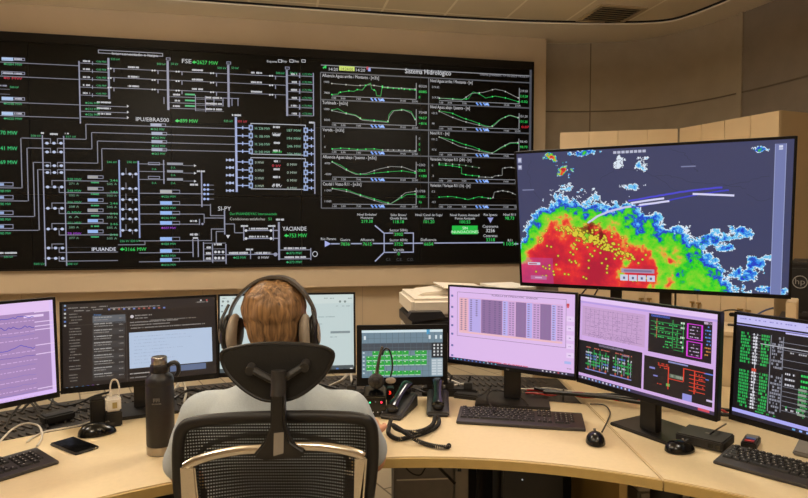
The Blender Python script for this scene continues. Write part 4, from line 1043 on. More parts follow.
for j in range(6): R5(.012, .46+.085*j, .035, .49+.085*j, '#c5d4dc', 7)
R5(.86, .28, 1, .60, '#22262c', 6)
for a in range(3):
    for b_ in range(4): R5(.885+.045*a, .31+.07*b_, .905+.045*a, .35+.07*b_, '#d5d8da', 7)
R5(.86, .62, 1, .98, '#9fb0ba', 6)
for b_ in range(6): R5(.865, .64+.057*b_, .92, .675+.057*b_, '#c2ccd2', 7); R5(.935, .64+.057*b_, .99, .675+.057*b_, '#c2ccd2', 7)
for x in (.02, .82, .90, .96): R5(x+.005, .12, x+.03, .2, '#d5dfe4', 7)
c.build('screen', hs)

# ------------------------------------------------------------------ the large display with the weather radar
K = 1.25
f = Face((0.4926*K, 2.5912*K, CAM_Z-0.2671*K), .97*K, .56*K, -0.4966, -0.1725)
Wt, Ht = f.w, f.h
tv_p = Vector((1.18, 3.05, 1.001))
t = thing('large_display', 'large tilted display showing a coloured weather radar map, right of the video wall', 'display', tv_p, -0.4966)
L = (Matrix.Translation(tv_p) @ Matrix.Rotation(-0.4966, 4, 'Z')).inverted() @ f.matrix()
hb = B(); box(hb, 0, Wt, .003, .03, 0, Ht); box(hb, Wt*.2, Wt*.8, .03, .06, Ht*.1, Ht*.6)
hs = link('housing', hb, M_black, t, bevel=.003); hs.matrix_local = L
fb = B(); s_, bt = .011, .018
for a in ((0, Wt, 0, bt), (0, Wt, Ht-s_, Ht), (0, s_, bt, Ht-s_), (Wt-s_, Wt, bt, Ht-s_)): box(fb, a[0], a[1], -.004, .004, a[2], a[3])
link('bezel', fb, M_bezel, hs)
for x in (-0.115, 0.115):
    pb = B(); box(pb, x-.027, x+.027, -.03, -.005, 0.0, .42); box(pb, x-.045, x+.045, -.05, .03, 0, .008)
    q = link('mount_post', pb, M_black, t, bevel=.002)
box_ = B(); box(box_, -.16, .16, -.05, -.028, .25, .42); link('mount_plate', box_, M_black, t)
E_ = [(-.02, .60), (0, .56), (.04, .42), (.10, .33), (.17, .28), (.25, .31), (.33, .34), (.40, .33), (.45, .38), (.50, .45), (.56, .50), (.62, .55), (.67, .66), (.73, .72), (.77, .80), (.81, .92), (.86, 1.02), (1.1, 1.3)]
def edge(a):
    for (x0, y0), (x1, y1) in zip(E_, E_[1:]):
        if x0 <= a <= x1: return y0+(y1-y0)*(a-x0)/(x1-x0)
    return 1.3
ramp = [(0.0, '#dbe6f2'), (.035, '#6fc4ee'), (.085, '#2b86e6'), (.14, '#1b3bc8'), (.20, '#1f5fb0'), (.235, '#1fb83a'), (.29, '#22d21c'), (.50, '#8fd030'), (.56, '#d9b13e'), (.61, '#e8823a'), (.67, '#e8382f'), (.86, '#d42435'), (1.2, '#b01a36')]
rampc = [(p, hx(c_)) for p, c_ in ramp]
def N(x, y, s, o=4, sd=0.0): return noise.fractal(Vector((x*s, y*s, sd)), 0.7, 2.1, o)
def field(a, b):
    n = N(a*1.78, b, 7, 6, 1.3)
    d_ = b-edge(a)+n*.075+N(a*1.78, b, 26, 5, 3.3)*.045
    I = d_*2.3 if d_ > 0 else d_
    # intensity grows to the lower left, stays green on the right
    lim = 1.0 if a < .42 else max(.30, 1.0-(a-.42)*3.4)
    lim += N(a*1.78, b, 6, 5, 7.0)*.42
    if a > .62: lim = max(lim, .30) 
    I = min(I, lim + .02*I)
    if a < .16: I -= (.16-a)*1.6*max(0, 1-(b-.55)*2)
    I += N(a*1.78, b, 11, 5, 4.4)*.2 if I > .10 else N(a*1.78, b, 18, 3, 4.4)*.05
    # detached cells
    for (ca, cb, ra, rb, pk) in ((.145, .045, .022, .03, .75), (.20, .135, .03, .045, .8), (.29, .02, .06, .02, .2), (.50, .12, .025, .05, .06), (.415, .10, .02, .04, .02), (.90, .055, .03, .02, .22), (.79, .69, .035, .03, .12), (.84, .59, .035, .05, .12), (.86, .87, .05, .045, .12), (.89, .80, .03, .05, .12), (.80, .97, .05, .03, .15), (.80, .62, .03, .03, .10), (.955, .97, .05, .025, .16), (.935, .76, .03, .02, .06), (.76, .60, .02, .03, .06), (.46, .27, .04, .02, .06), (.74, .64, .04, .04, .14)):
        q = 1-((a-ca)/ra)**2-((b-cb)/rb)**2 + N(a*1.78, b, 22, 4, 2.2)*1.5
        if abs(a-ca) < ra*2.4 and abs(b-cb) < rb*2.4: I = max(I, q*pk if q > 0 else -1)
    return I
NX, NY = 330, 184
cv = Canvas(f); u0, v0, u1, v1 = s_, bt, Wt-s_, Ht-s_
MAP_HAZED = hx('#3c4062')  # navy map lightened by the room's reflected haze, mixed into the colour
for jj in range(NY):
    b = (jj+.5)/NY; va, vb = v1-(v1-v0)*(jj+1)/NY, v1-(v1-v0)*jj/NY
    run = None
    for ii in range(NX+1):
        a = (ii+.5)/NX
        if ii < NX:
            I = field(a, b)
            if I < 0 or (I < .02 and random.random() < .2):
                col = MAP_HAZED
            else:
                k = 0
                while k+1 < len(rampc) and rampc[k+1][0] <= I: k += 1
                col = rampc[k][1]
                if k+1 < len(rampc) and k >= 6:
                    tt = (I-rampc[k][0])/(rampc[k+1][0]-rampc[k][0]); col = tuple(x+(y-x)*tt for x, y in zip(col, rampc[k+1][1]))
                dk = 1-((a-.30)/.055)**2-((b-.60)/.10)**2+N(a*1.78, b, 20, 3, 9)*1.3
                if dk > .25 and I > .5: col = tuple(x*(.25 if dk > .8 else .5) for x in col[:3])+(1,)
                if a < .14 and b > .80 and I > .5: col = tuple(x*.6+y*.4 for x, y in zip(col, hx('#b04a98')))
        else: col = None
        if run and (col != run[1]):
            cv.uvrect(u0+(u1-u0)*run[0]/NX, va, u0+(u1-u0)*ii/NX, vb, run[1], 1); run = None
        if run is None and ii < NX: run = (ii, col)
random.seed(11)
def UV(a, b): return (u0+(u1-u0)*a, v1-(v1-v0)*b)
def pl(pts, col, wd, lay=3):
    cv.pw = 1.0
    for p, q in zip(pts, pts[1:]): cv.seg(UV(*p), UV(*q), col, wd, lay, uv=True)
def wig(pts, n=6, amp=.006):
    P_ = spline([(x, y, 0) for x, y in pts], n); return [(p.x+random.uniform(-amp, amp), p.y+random.uniform(-amp, amp)) for p in P_]
for pts in (((.06, .05), (.05, .15), (.06, .25), (.09, .34)), ((.34, .22), (.40, .15), (.48, .16), (.55, .20), (.60, .20), (.68, .25), (.78, .27), (.86, .30)), ((.60, .02), (.65, .06), (.68, .13), (.70, .18)), ((.86, .33), (.90, .38), (.95, .36)), ((.78, .28), (.85, .26), (.93, .22)), ((.55, .20), (.62, .30), (.7, .35))):
    pl(wig(pts), '#2c2f4a', .0016, 2)
for pts in (((.29, .53), (.33, .48), (.40, .43), (.46, .41)),): pl(wig(pts, 5, .002), '#c5c4e8', .010, 4)
pl(wig(((.45, .37), (.55, .34), (.62, .32), (.70, .30), (.78, .29)), 5, .002), '#4a48d0', .008, 4)
pl(wig(((.46, .42), (.55, .39), (.65, .35), (.75, .32), (.80, .31)), 5, .002), '#3f40c8', .006, 4)
for a0, a1, b0, b1 in ((.46, .58, .385, .355), (.49, .60, .40, .375), (.68, .82, .33, .345)): pl(wig(((a0, b0), (a1, b1)), 4, .001), '#d3d2f2', .009, 5)
k = 0
while k < 250:
    a, b = random.gauss(.33, .07), random.gauss(.66, .07)
    if k < 90: r_ = random.random(); a, b = .22+.24*r_+random.gauss(0, .012), .58+.20*r_+random.gauss(0, .022)
    elif k < 160: a, b = random.uniform(.05, .52), random.uniform(.55, .95)
    if k >= 160: r_ = random.random(); a, b = .20+.18*r_+random.gauss(0, .02), .57+.13*r_+random.gauss(0, .025)
    if not (.02 < a < .93 and .45 < b < .96) or field(a, b) < .5: k += 1; continue
    p = UV(a, b); rr = .0078
    cv._add([(p[0]+rr*cos(pi/3*i), p[1]+rr*sin(pi/3*i)) for i in range(6)], hx('#6b5a12'), lay=5)
    cv._add([(p[0]+rr*.7*cos(pi/3*i), p[1]+rr*.7*sin(pi/3*i)) for i in range(6)], hx('#d8c83c'), lay=6); k += 1
def RT(a0, b0, a1, b1, col, lay=7): p, q = UV(a0, b0), UV(a1, b1); cv.uvrect(p[0], q[1], q[0], p[1], col, lay)
RT(.943, .025, .978, 1.0, '#6f78ab'); RT(.943, .025, .945, 1.0, '#9aa2cc', 8); RT(.976, .025, .978, 1.0, '#9aa2cc', 8); RT(.955, .035, .967, .05, '#d0d4e8', 9); RT(.955, .054, .967, .062, '#d0d4e8', 9)
for k in range(4): RT(.415+.034*k, .905, .445+.034*k, .95, '#c9cbe0', 8); RT(.426+.034*k, .92, .434+.034*k, .937, '#55597c', 9)
RT(.42, .86, .545, .89, '#a58fae', 8); RT(.43, .868, .535, .882, '#7d6f90', 9)
for k in range(8): RT(.395+.0155*k, .018, .407+.0155*k, .036, '#b9bcd0', 8)
RT(.005, .03, .022, .07, '#8d92b4', 7); RT(.005, .085, .022, .12, '#8d92b4', 7); RT(.008, .035, .019, .06, '#c5c8dc', 8); RT(.008, .09, .019, .11, '#c5c8dc', 8)
RT(.03, .835, .085, .855, '#c9cbe0', 8); RT(.035, .842, .07, .850, '#b04a60', 9)
RT(.04, .94, .11, .97, '#b86a9a', 8); RT(.06, .95, .09, .96, '#d8b0cc', 9)
for x, y in ((.02, .27), (.64, .14)): RT(x, y, x+.05, y+.008, '#7d83a8', 7)
cv.build('screen', hs)

# ------------------------------------------------------------------ helpers for things on the desk
def ray(px, py):
    d = Vector(((px-404)/FPX, 1, -(py-249)/FPX)); c_, q_ = cos(PITCH), sin(PITCH)
    return Vector((d.x, d.y*c_+d.z*q_, -d.y*q_+d.z*c_))
def gz(px, py, z): d_ = ray(px, py); k_ = (z-CAM_Z)/d_.z; return Vector((0, 0, CAM_Z))+d_*k_
def gy(px, py, y): d_ = ray(px, py); return Vector((0, 0, CAM_Z))+d_*(y/d_.y)
def linkw(name, bm, m, parent, **k):
    """mesh given in world coordinates, stored in the frame of its parent thing"""
    root = parent
    while root.parent: root = root.parent
    pm = Matrix.Translation(root.location) @ Matrix.Rotation(root.rotation_euler[2], 4, 'Z')
    bmesh.ops.transform(bm, matrix=pm.inverted(), verts=bm.verts)
    return link(name, bm, m, parent, **k)

# ------------------------------------------------------------------ keyboards
KM = {}
def keyboard(x, y, yaw, label, w=.445, d=.150):
    t = thing('keyboard', label, 'keyboard', (x, y, DZ+.001), yaw, 'keyboards on the console')
    prof = [(-d/2, 0), (d/2, 0), (d/2, .020), (d/2-.012, .021), (-d/2+.004, .010), (-d/2, .007)]
    link('case', prism(B(), prof, -w/2, w/2, 'yz'), M_kbase, t, bevel=.002)
    p = .0186; rows = []
    z = lambda yy: .0105+(yy+d/2)*(.0105/d)
    def key(x0, x1, yy, yh=p):
        kw = round(x1-x0-.0028, 5); kk = (kw, round(yh, 4))
        if kk not in KM:
            b_ = B(); hh = (yh-.0030)/2
            A_ = [b_.verts.new((sx*kw/2, sy*hh, 0)) for sx, sy in ((-1, -1), (1, -1), (1, 1), (-1, 1))]
            C_ = [b_.verts.new((sx*(kw/2-.0018), sy*(hh-.0018)+.0004, .0055)) for sx, sy in ((-1, -1), (1, -1), (1, 1), (-1, 1))]
            b_.faces.new(A_[::-1]); b_.faces.new(C_)
            for i in range(4): b_.faces.new((A_[i], A_[(i+1) % 4], C_[(i+1) % 4], C_[i]))
            # faint legend on the cap
            lg_ = [b_.verts.new((-kw*.22+dx, .001+dy, .0056)) for dx, dy in ((0, 0), (.0034, 0), (.0034, .0042), (0, .0042))]
            fl = b_.faces.new(lg_); fl.material_index = 1
            me = bpy.data.meshes.new('key'); b_.to_mesh(me); b_.free(); me.materials.append(M_key); me.materials.append(mat('key_legend', '#b8b2aa', 0.6)); KM[kk] = me
        o = bpy.data.objects.new('key', KM[kk]); COL.objects.link(o); o.parent = t
        o.location = ((x0+x1)/2, yy, z(yy)); o.rotation_euler = (.07, 0, 0)
    x0 = -w/2+.010; ys = [d/2-.016]+[d/2-.016-.0225-p*i for i in range(5)]
    key(x0, x0+p, ys[0])
    for g_ in range(3):
        for i in range(4): xs = x0+p*(2+4.33*g_+i) ; key(xs, xs+p, ys[0])
    def row(ws, yy):
        xx = x0
        for w_ in ws: key(xx, xx+p*w_, yy); xx += p*w_
    row([1]*13+[2], ys[1]); row([1.5]+[1]*12+[1.5], ys[2]); row([1.75]+[1]*11+[2.25], ys[3]); row([2.25]+[1]*10+[2.75], ys[4]); row([1.5, 1.25, 1.25, 6, 1.25, 1.25, 1.25, 1.25], ys[5])
    xn = x0+p*15.35
    for i in range(3):
        for yy in (ys[0], ys[1], ys[2]): key(xn+p*i, xn+p*(i+1), yy)
    key(xn+p, xn+2*p, ys[4])
    for i in range(3): key(xn+p*i, xn+p*(i+1), ys[5])
    xk = xn+p*3.35
    for yy in (ys[1], ys[2], ys[3], ys[4]):
        for i in range(3): key(xk+p*i, xk+p*(i+1), yy)
    key(xk, xk+2*p, ys[5]); key(xk+2*p, xk+3*p, ys[5])
    for yy in (ys[1], ys[2]): key(xk+3*p, xk+4*p, yy)
    key(xk+3*p, xk+4*p, (ys[3]+ys[2])/2-.6*p if False else ys[3]); key(xk+3*p, xk+4*p, ys[4])
    return t
keyboard(.437, 2.29, radians(-11), 'black keyboard in the middle, below the pink spreadsheet monitor', w=.465, d=.160)
keyboard(1.178, 1.765, radians(-47), 'black keyboard at the right edge, below the rightmost monitor', w=.465, d=.165)
keyboard(-1.262, 1.735, radians(55), 'black keyboard at the left edge, below the lavender monitor', w=.455)

# ------------------------------------------------------------------ mice
def mouse(x, y, yaw, L_, w_, h_, label):
    t = thing('computer_mouse', label, 'mouse', (x, y, DZ), yaw, 'computer mice')
    bm = B(); q = bmesh.ops.create_uvsphere(bm, u_segments=28, v_segments=16, radius=1)
    for v_ in bm.verts:
        c_ = v_.co; tap = 1-.12*c_.y
        zz = c_.z*(1.0-.25*c_.y) if c_.z > 0 else c_.z*.12
        v_.co = Vector((c_.x*w_/2*tap, c_.y*L_/2, zz*h_+.12*h_*0.12+.002))
    link('body', bm, M_blackg, t, smooth=True)
    link('wheel', cyl(B(), (-.004, L_*.27, h_*.82), (.004, L_*.27, h_*.82), .008, n=16), M_dgrey, t)
    b_ = B(); box(b_, -.0006, .0006, L_*.1, L_*.46, h_*.55, h_*.80); link('button_gap', b_, M_dgrey, t)
    return t
mouse(-1.085, 2.145, radians(-62), .125, .075, .042, 'large black mouse beside the smartphone on the left desk')
mouse(.652, 2.065, radians(-12), .105, .064, .038, 'small black mouse right of the middle keyboard')
mouse(.905, 1.985, radians(-75), .105, .072, .036, 'black mouse on the right desk in front of the flat converter box')

# ------------------------------------------------------------------ smartphone, charger, bottle
t = thing('smartphone', 'black smartphone lying face up between the left keyboard and the large mouse', 'smartphone', (-1.10, 2.022, DZ), radians(-34))
link('case', box(B(), -.082, .082, -.041, .041, 0, .009), M_black, t, bevel=.004, seg=3)
link('display', box(B(), -.078, .078, -.037, .037, .009, .0095), mat('phone_glass', '#070707', .08), t)
t = thing('power_socket', 'black desk power socket block at the back edge of the left desk', 'power socket', (-1.075, 2.245, DZ), radians(30))
link('body', box(B(), -.028, .028, -.026, .026, 0, .055), M_black, t, bevel=.004)
link('holder', box(B(), -.075, -.028, -.01, .05, .0, .105), M_black, t, bevel=.005)
t = thing('phone_charger', 'white usb phone charger plugged on top of the black socket block', 'charger', (-1.075, 2.245, DZ+.056), radians(30))
link('body', box(B(), -.026, .026, -.024, .024, 0, .05), M_white, t, bevel=.006, seg=3)
link('label_patch', box(B(), -.004, .012, -.0255, -.024, .012, .034), mat('gold_label', '#a8935a', .4), t)
link('plug', box(B(), -.012, -.002, -.006, .006, .05, .072), M_white, t, bevel=.002)
lo = tube(B(), [(-.007, 0, .068), (-.008, 0, .09), (0, .0, .112), (.015, 0, .108), (.022, 0, .08), (.020, .0, .05)], .003, n=8); link('cord_loop', lo, M_wcab, t, smooth=True)
def gpath(pts, z): return [gz(a, b_, z+(c_[0] if c_ else 0)) for a, b_, *c_ in pts]
cable('phone_cable', gpath([(108, 410, .05), (102, 414, .02), (92, 421, .0), (76, 426), (60, 429), (44, 432), (32, 438), (27, 442)], DZ+.004), .0035, M_wcab, 'white charging cable running left from the charger across the desk edge')
cable('phone_cable', gpath([(-14, 452), (-4, 446), (4, 437, .015), (14, 428, .03), (26, 423.5, .035), (38, 425.5, .02), (42, 433, .01), (41, 440), (37, 446)], DZ+.004), .0035, M_wcab, 'white cable arching in a loop above the left keyboard')
# bottle
t = thing('thermos_bottle', 'tall matt black thermos bottle with steel foot and looped cap on left desk', 'bottle', (-.793, 1.975, DZ), radians(8))
link('body', lathe(B(), [(.0425, .029), (.0435, .033), (.0435, .222), (.0425, .225), (.0435, .228), (.0435, .240), (.040, .252), (.028, .262), (.026, .266)], n=48), M_bottle, t, smooth=True)
link('foot', lathe(B(), [(.041, 0), (.0435, .003), (.0435, .028), (.041, .029)], n=48), M_steel, t, smooth=True)
cp = link('cap', lathe(B(), [(.027, .264), (.0285, .267), (.0285, .287), (.026, .291)], n=40), M_black, t, smooth=True)
link('cap_top', lathe(B(), [(.0235, .291), (.0245, .293), (.0245, .312), (.022, .3155)], n=40), M_steel, cp, smooth=True)
hd = B(); tube(hd, [(.024, 0, .280), (.036, 0, .292), (.050, 0, .294), (.059, 0, .284), (.059, 0, .264), (.052, 0, .252)], .009, n=8, flat=.8)
link('carry_loop', hd, M_black, cp, smooth=True)
em = B()
for k in range(5): box(em, -.010+.0042*k, -.0075+.0042*k, -.0446, -.0430, .178+(.003 if k in (1, 3) else 0), .190)
for k in range(7): box(em, -.014+.0042*k, -.0115+.0042*k, -.0446, -.0425, .170, .1735)
link('emblem', em, mat('bottle_mark', '#6c6761', .4), t)

# ------------------------------------------------------------------ telephones with coiled cords
def coil(bm, pts, R=.0062, pitch=.0062, r=.0021, n=6):
    P_ = spline(pts, 10); out = []; acc = 0; up = Vector((0, 0, 1))
    for i in range(len(P_)-1):
        a, b_ = P_[i], P_[i+1]; L_ = (b_-a).length; tn = (b_-a).normalized(); s_ = tn.cross(up).normalized(); q_ = s_.cross(tn)
        m_ = max(1, int(L_/pitch*9))
        for j in range(m_):
            f_ = j/m_; th = (acc+L_*f_)/pitch*2*pi
            out.append(a+(b_-a)*f_+s_*cos(th)*R+q_*sin(th)*R)
        acc += L_
    return tube(bm, out, r, n=n, raw=True)
def telephone(x, y, yaw, label, cord):
    t = thing('desk_telephone', label, 'telephone', (x, y, DZ), yaw, 'black desk telephones')
    prof = [(-.105, 0), (.10, 0), (.10, .052), (.085, .056), (-.095, .020), (-.105, .014)]
    link('base', prism(B(), prof, -.044, .044, 'yz'), M_dgrey, t, bevel=.006, seg=3)
    hs_ = B()
    path = [(0, -.088, .040), (0, -.06, .050), (0, -.02, .062), (0, .03, .077), (0, .07, .086), (0, .092, .086)]
    P_ = spline(path, 5); n_ = len(P_)
    tube(hs_, P_, lambda u_: .0215+.004*cos(u_*2*pi)-(.008 if u_ in (0, 1) else 0), n=14, raw=True, flat=.72)
    link('handset', hs_, M_blackg, t, smooth=True)
    eb = B(); ell(eb, (0, -.072, .034), (.024, .024, .016)); link('mouthpiece', eb, M_black, t, smooth=True)
    eb = B(); ell(eb, (0, .078, .072), (.024, .024, .018)); link('earpiece', eb, M_black, t, smooth=True)
    cb = B(); coil(cb, cord); linkw('coiled_cord', cb, M_black, t, smooth=True)
    return t
telephone(-.018, 2.40, radians(-20), 'black telephone turned aslant, directly right of the headset dock', [gz(391, 419, DZ+.03), gz(389, 427, DZ+.010), gz(389, 434, DZ+.009), gz(398, 439, DZ+.009), gz(410, 437, DZ+.009), gz(424, 433, DZ+.009), gz(436, 427, DZ+.010), gz(439, 421, DZ+.012), gz(437, 415, DZ+.02)])
telephone(.136, 2.44, radians(-3), 'black telephone standing straight, nearest to the pink spreadsheet monitor', [gz(435, 416, DZ+.03), gz(433, 424, DZ+.02), gz(424, 430, DZ+.023), gz(409, 432, DZ+.023), gz(397, 429, DZ+.022), gz(393, 425, DZ+.024), gz(398, 428, DZ+.028), gz(410, 436, DZ+.026), gz(420, 442, DZ+.01), gz(434, 446, DZ+.009), gz(447, 447, DZ+.009), gz(449, 445, DZ+.009)])

# headset dock and headset
t = thing('headset_dock', 'black headset charging dock with green and red lights left of the telephones', 'headset dock', (-.112, 2.38, DZ), radians(4))
link('body', prism(B(), [(-.045, 0), (.05, 0), (.05, .10), (.02, .105), (-.038, .082), (-.045, .075)], -.040, .040, 'yz'), M_blackg, t, bevel=.004)
def led(x, z, col, r=.0028, es=3):
    return link('indicator_light', cyl(B(), (x, -.0458, z), (x, -.044, z), r, n=10), mat('led_'+col.strip('#'), col, emit=col, es=es), t)
led(-.022, .058, '#39e08a'); led(.022, .058, '#ff2748', .0035); led(0, .06, '#6a6a70', .002, .5)
for k in range(4): led(-.026+.017*k, .020, '#b8b4b0', .0016, .8)
t2 = thing('status_light', 'small black unit with a glowing red digit beside the headset dock', 'indicator', (-.055, 2.44, DZ), 0)
link('body', box(B(), -.014, .014, 0, .03, 0, .085), M_black, t2, bevel=.003)
tg = text_geo('3'); bm = B(); vs = [bm.verts.new((-.006+(x_-tg[2])/(tg[3]-tg[2])*.009, -.001, .060+y_*.019)) for x_, y_ in tg[0]]
for f_ in tg[1]:
    try: bm.faces.new([vs[i] for i in f_])
    except ValueError: pass
link('digit', bm, mat('led_digit', '#ff2a18', emit='#ff2a18', es=2.5), t2)
t = thing('headset', 'thin telephone headset with one round earpad, parked upright in the dock', 'headset', (-.108, 2.385, DZ+.10), 0)
bm = B(); ell(bm, (0, -.01, .030), (.032, .017, .032)); link('ear_cushion', bm, M_dgrey, t, smooth=True)
bm = B(); ell(bm, (0, -.027, .030), (.014, .004, .014)); link('ear_cap', bm, M_black, t, smooth=True)
link('boom', tube(B(), [(.002, -.01, .058), (.006, -.01, .09), (.014, -.01, .13), (.024, -.01, .166)], lambda u_: .0075-.002*u_, n=8), mat('headset_grey', '#4a413a', .4), t, smooth=True)
link('head_hoop', tube(B(), [(.022, 0, .13), (.034, 0, .155), (.05, 0, .150), (.061, 0, .115), (.062, 0, .075), (.055, 0, .045)], .0035, n=8), M_black, t, smooth=True)
bm = B(); ell(bm, (.056, 0, .030), (.021, .008, .013)); link('temple_pad', bm, mat('headset_grey2', '#9a8c7c', .5), t, smooth=True)

# ------------------------------------------------------------------ boxes on the right desk
t = thing('converter_box', 'flat black converter box lying between the four-pane monitor and the right keyboard', 'electronic box', (1.02, 2.055, DZ), radians(-44))
link('case', box(B(), -.075, .075, -.062, .062, .003, .036), M_dgrey, t, bevel=.004)
bm = B(); ell(bm, (-.05, -.0625, .018), (.004, .002, .004)); link('knob', bm, M_steel, t)
for k in range(2): link('port', box(B(), .03+.022*k, .045+.022*k, -.0635, -.062, .012, .024), M_blackg, t)
link('mark', box(B(), .0, .012, .0, .012, .0362, .0366), mat('mark_grey', '#77726c', .5), t)
t = thing('usb_switch', 'small black usb switch with a blue and a red button', 'usb switch', (1.165, 2.035, DZ), radians(-38))
link('case', box(B(), -.023, .023, -.05, .05, 0, .024), M_dgrey, t, bevel=.004)
link('label_plate', box(B(), -.017, .017, .012, .04, .0241, .0248), mat('mark_grey', '#77726c'), t)
link('blue_button', box(B(), -.014, .014, -.012, .006, .0241, .027), mat('button_blue', '#3a5fa8', .4), t, bevel=.001)
link('red_button', box(B(), -.014, .014, -.040, -.020, .0241, .027), mat('button_red', '#c0303a', .4), t, bevel=.001)
t = thing('grey_stand', 'grey wedge-shaped phone stand behind the right keyboard', 'stand', (1.335, 1.935, DZ), radians(-47))
link('body', prism(B(), [(-.05, 0), (.05, 0), (.05, .035), (.035, .04), (-.045, .012)], -.07, .07, 'yz'), mat('stand_grey', '#7c766e', .45), t, bevel=.004)
# small camera on the ledge between the monitors
lc = gz(733, 326, 1.0)
t = thing('desk_webcam', 'small dark webcam with clip foot on the beige ledge left of the rightmost monitor', 'webcam', (lc.x+.03, lc.y, 1.0), radians(-30))
link('foot', box(B(), -.05, .05, -.02, .02, 0, .006), M_black, t, bevel=.002)
link('stem', box(B(), -.02, .02, -.008, .008, .006, .045), M_steel, t)
link('body', box(B(), -.045, .045, -.015, .015, .045, .062), M_black, t, bevel=.004)

# ------------------------------------------------------------------ cables behind the monitors
def arcpath(R, a0, a1, n, jr, jz, z):
    return [Vector((CX+(R+random.uniform(-jr, jr))*sin(radians(a0+(a1-a0)*i/n)), CY+(R+random.uniform(-jr, jr))*cos(radians(a0+(a1-a0)*i/n)), z+random.uniform(0, jz))) for i in range(n+1)]
random.seed(21)
gc = 'cables laid along the back of the right desks'
for k, (R, a0, a1, r, m_, nm) in enumerate(((2.200, 14, 70, .008, M_black, 'thick black cable in the bundle nearest the keyboards'), (2.230, 13, 66, .007, M_black, 'black cable in the middle of the bundle along the right desks'), (2.260, 15, 72, .006, M_black, 'black cable farthest back in the bundle along the right desks'), (2.210, 12, 34, .0045, M_red, 'red cable running behind the pink spreadsheet monitor to the four-pane monitor'), (2.245, 12, 24, .004, M_red, 'second red cable, lying just behind the first red one'), (2.20, 42, 52, .004, M_red, 'short red cable curving past the flat converter box'), (2.270, 10, 25, .0045, M_wcab, 'pale cable under the right end of the pink spreadsheet monitor'))):
    cable('desk_cable', arcpath(R, a0, a1, 16 if a1-a0 > 20 else 7, .014, .018, DZ+r+.014), r, m_, nm, 'cable', gc)
for k in range(6):
    a = radians(16+8.5*k); p = Vector((CX+2.225*sin(a), CY+2.225*cos(a), DZ+.018))
    tg_ = tag(link('cable_tie', tube(B(), [p+Vector((cos(a)*0+sin(a)*.04*cos(q), cos(a)*.04*cos(q), .022*sin(q)+.004)) for q in [2*pi*i/12 for i in range(12)]], .003, n=6, closed=True, raw=True), M_black, smooth=True), 'black strap around the cable bundle behind the right desks', 'cable tie', 'straps round the cable bundle')
random.seed(5)
zt = DZ-.008
for pts, r, m_, nm in (
    (((405, 384), (416, 380, .03), (430, 377, .04), (446, 379, .04), (462, 385, .02)), .006, M_wcab, 'pale cable humped behind the straight telephone'),
    (((400, 388), (415, 384, .02), (432, 383, .03), (450, 388, .03), (466, 392)), .005, M_gcab, 'grey cable lying below the pale one behind the telephones'),
    (((423, 387), (440, 388, .02), (457, 385, .02), (470, 383, .02)), .0055, M_wcab, 'straight pale cable end pointing at the stand of the pink spreadsheet monitor'),
    (((396, 392), (410, 388, .03), (424, 392, .02), (440, 394), (455, 390, .02), (470, 394)), .005, M_black, 'black cable tangled between touch panel and spreadsheet monitor'),
    (((447, 372, .05), (455, 380, .03), (464, 392, .01), (478, 396, .02), (490, 388, .02)), .005, M_black, 'black cable dropping behind the left edge of the spreadsheet monitor'),
    (((20, 412), (32, 401, .03), (45, 397, .04), (60, 405, .02), (75, 404, .03), (95, 396, .04), (110, 392, .04)), .005, M_black, 'black cable waving over the ribbed tray behind the left desk'),
    (((5, 428), (14, 412, .02), (26, 401, .04), (36, 408, .02), (44, 420), (48, 428)), .0045, M_black, 'black cable arched over the tray above the left keyboard'),
    (((36, 398, .03), (44, 392, .05), (52, 398, .05), (48, 408, .02), (38, 406, .02), (36, 398, .03), (60, 392, .04), (80, 389, .05)), .004, M_black, 'black cable curled in a small loop below the lavender monitor'),
    (((170, 398), (176, 388, .04), (182, 380, .06), (186, 392, .02), (184, 402)), .005, M_wcab, 'pale cable rising behind the thermos bottle'),
    (((166, 405), (178, 396, .03), (190, 390, .03), (204, 392, .02), (214, 388, .03)), .006, M_black, 'black cable between the thermos bottle and the operator'),
    (((330, 386, .02), (342, 380, .05), (350, 372, .07), (352, 382, .04), (356, 390)), .006, M_wcab, 'pale cable curled beside the left edge of the touch panel'),
    (((320, 384, .02), (335, 388, .02), (350, 392, .01), (362, 390)), .006, M_black, 'black cable left of the touch panel'),
    (((496, 412, .03), (490, 404, .03), (487, 396, .03), (494, 390, .04), (510, 393, .03), (524, 400, .02), (528, 405, .02)), .0028, M_black, 'thin black keyboard cord looping before the spreadsheet monitor stand'),
    (((590, 404, .01), (604, 405, .01), (610, 412, .01), (608, 420, .01), (602, 432, .02)), .0028, M_black, 'thin cord of the small mouse next to the middle keyboard'),
    (((697, 444, .01), (705, 438, .02), (716, 430, .05), (726, 424, .02)), .0028, M_black, 'thin cord of the mouse crossing the flat converter box'),
    ):
    cable('loose_cable', gpath(pts, zt if r > .003 else DZ), r, m_, nm)
cable('display_cable', [gy(586, 289, 2.95), gy(580, 296, 2.9), gy(574, 303, 2.88)], .004, M_black, 'thin black cable hanging under the left part of the large display')
cable('display_cable', [gy(598, 289, 2.95), gy(594, 296, 2.9), gy(591, 303, 2.88)], .004, M_black, 'second thin black cable under the large display, right of the first')
cable('display_cable', [gz(716, 322, 1.01), gy(722, 312, 2.95), gy(735, 310, 2.9), gy(745, 314, 2.85), gy(752, 318, 2.8)], .004, M_black, 'black cable bending over the ledge below the right part of the large display')
cable('display_cable', [gy(748, 320, 2.75), gy(758, 314, 2.75), gy(766, 310, 2.75), gy(773, 308, 2.8)], .004, mat('blue_cable', '#3a4a78', .5), 'blue cable on the ledge below the right end of the large display')

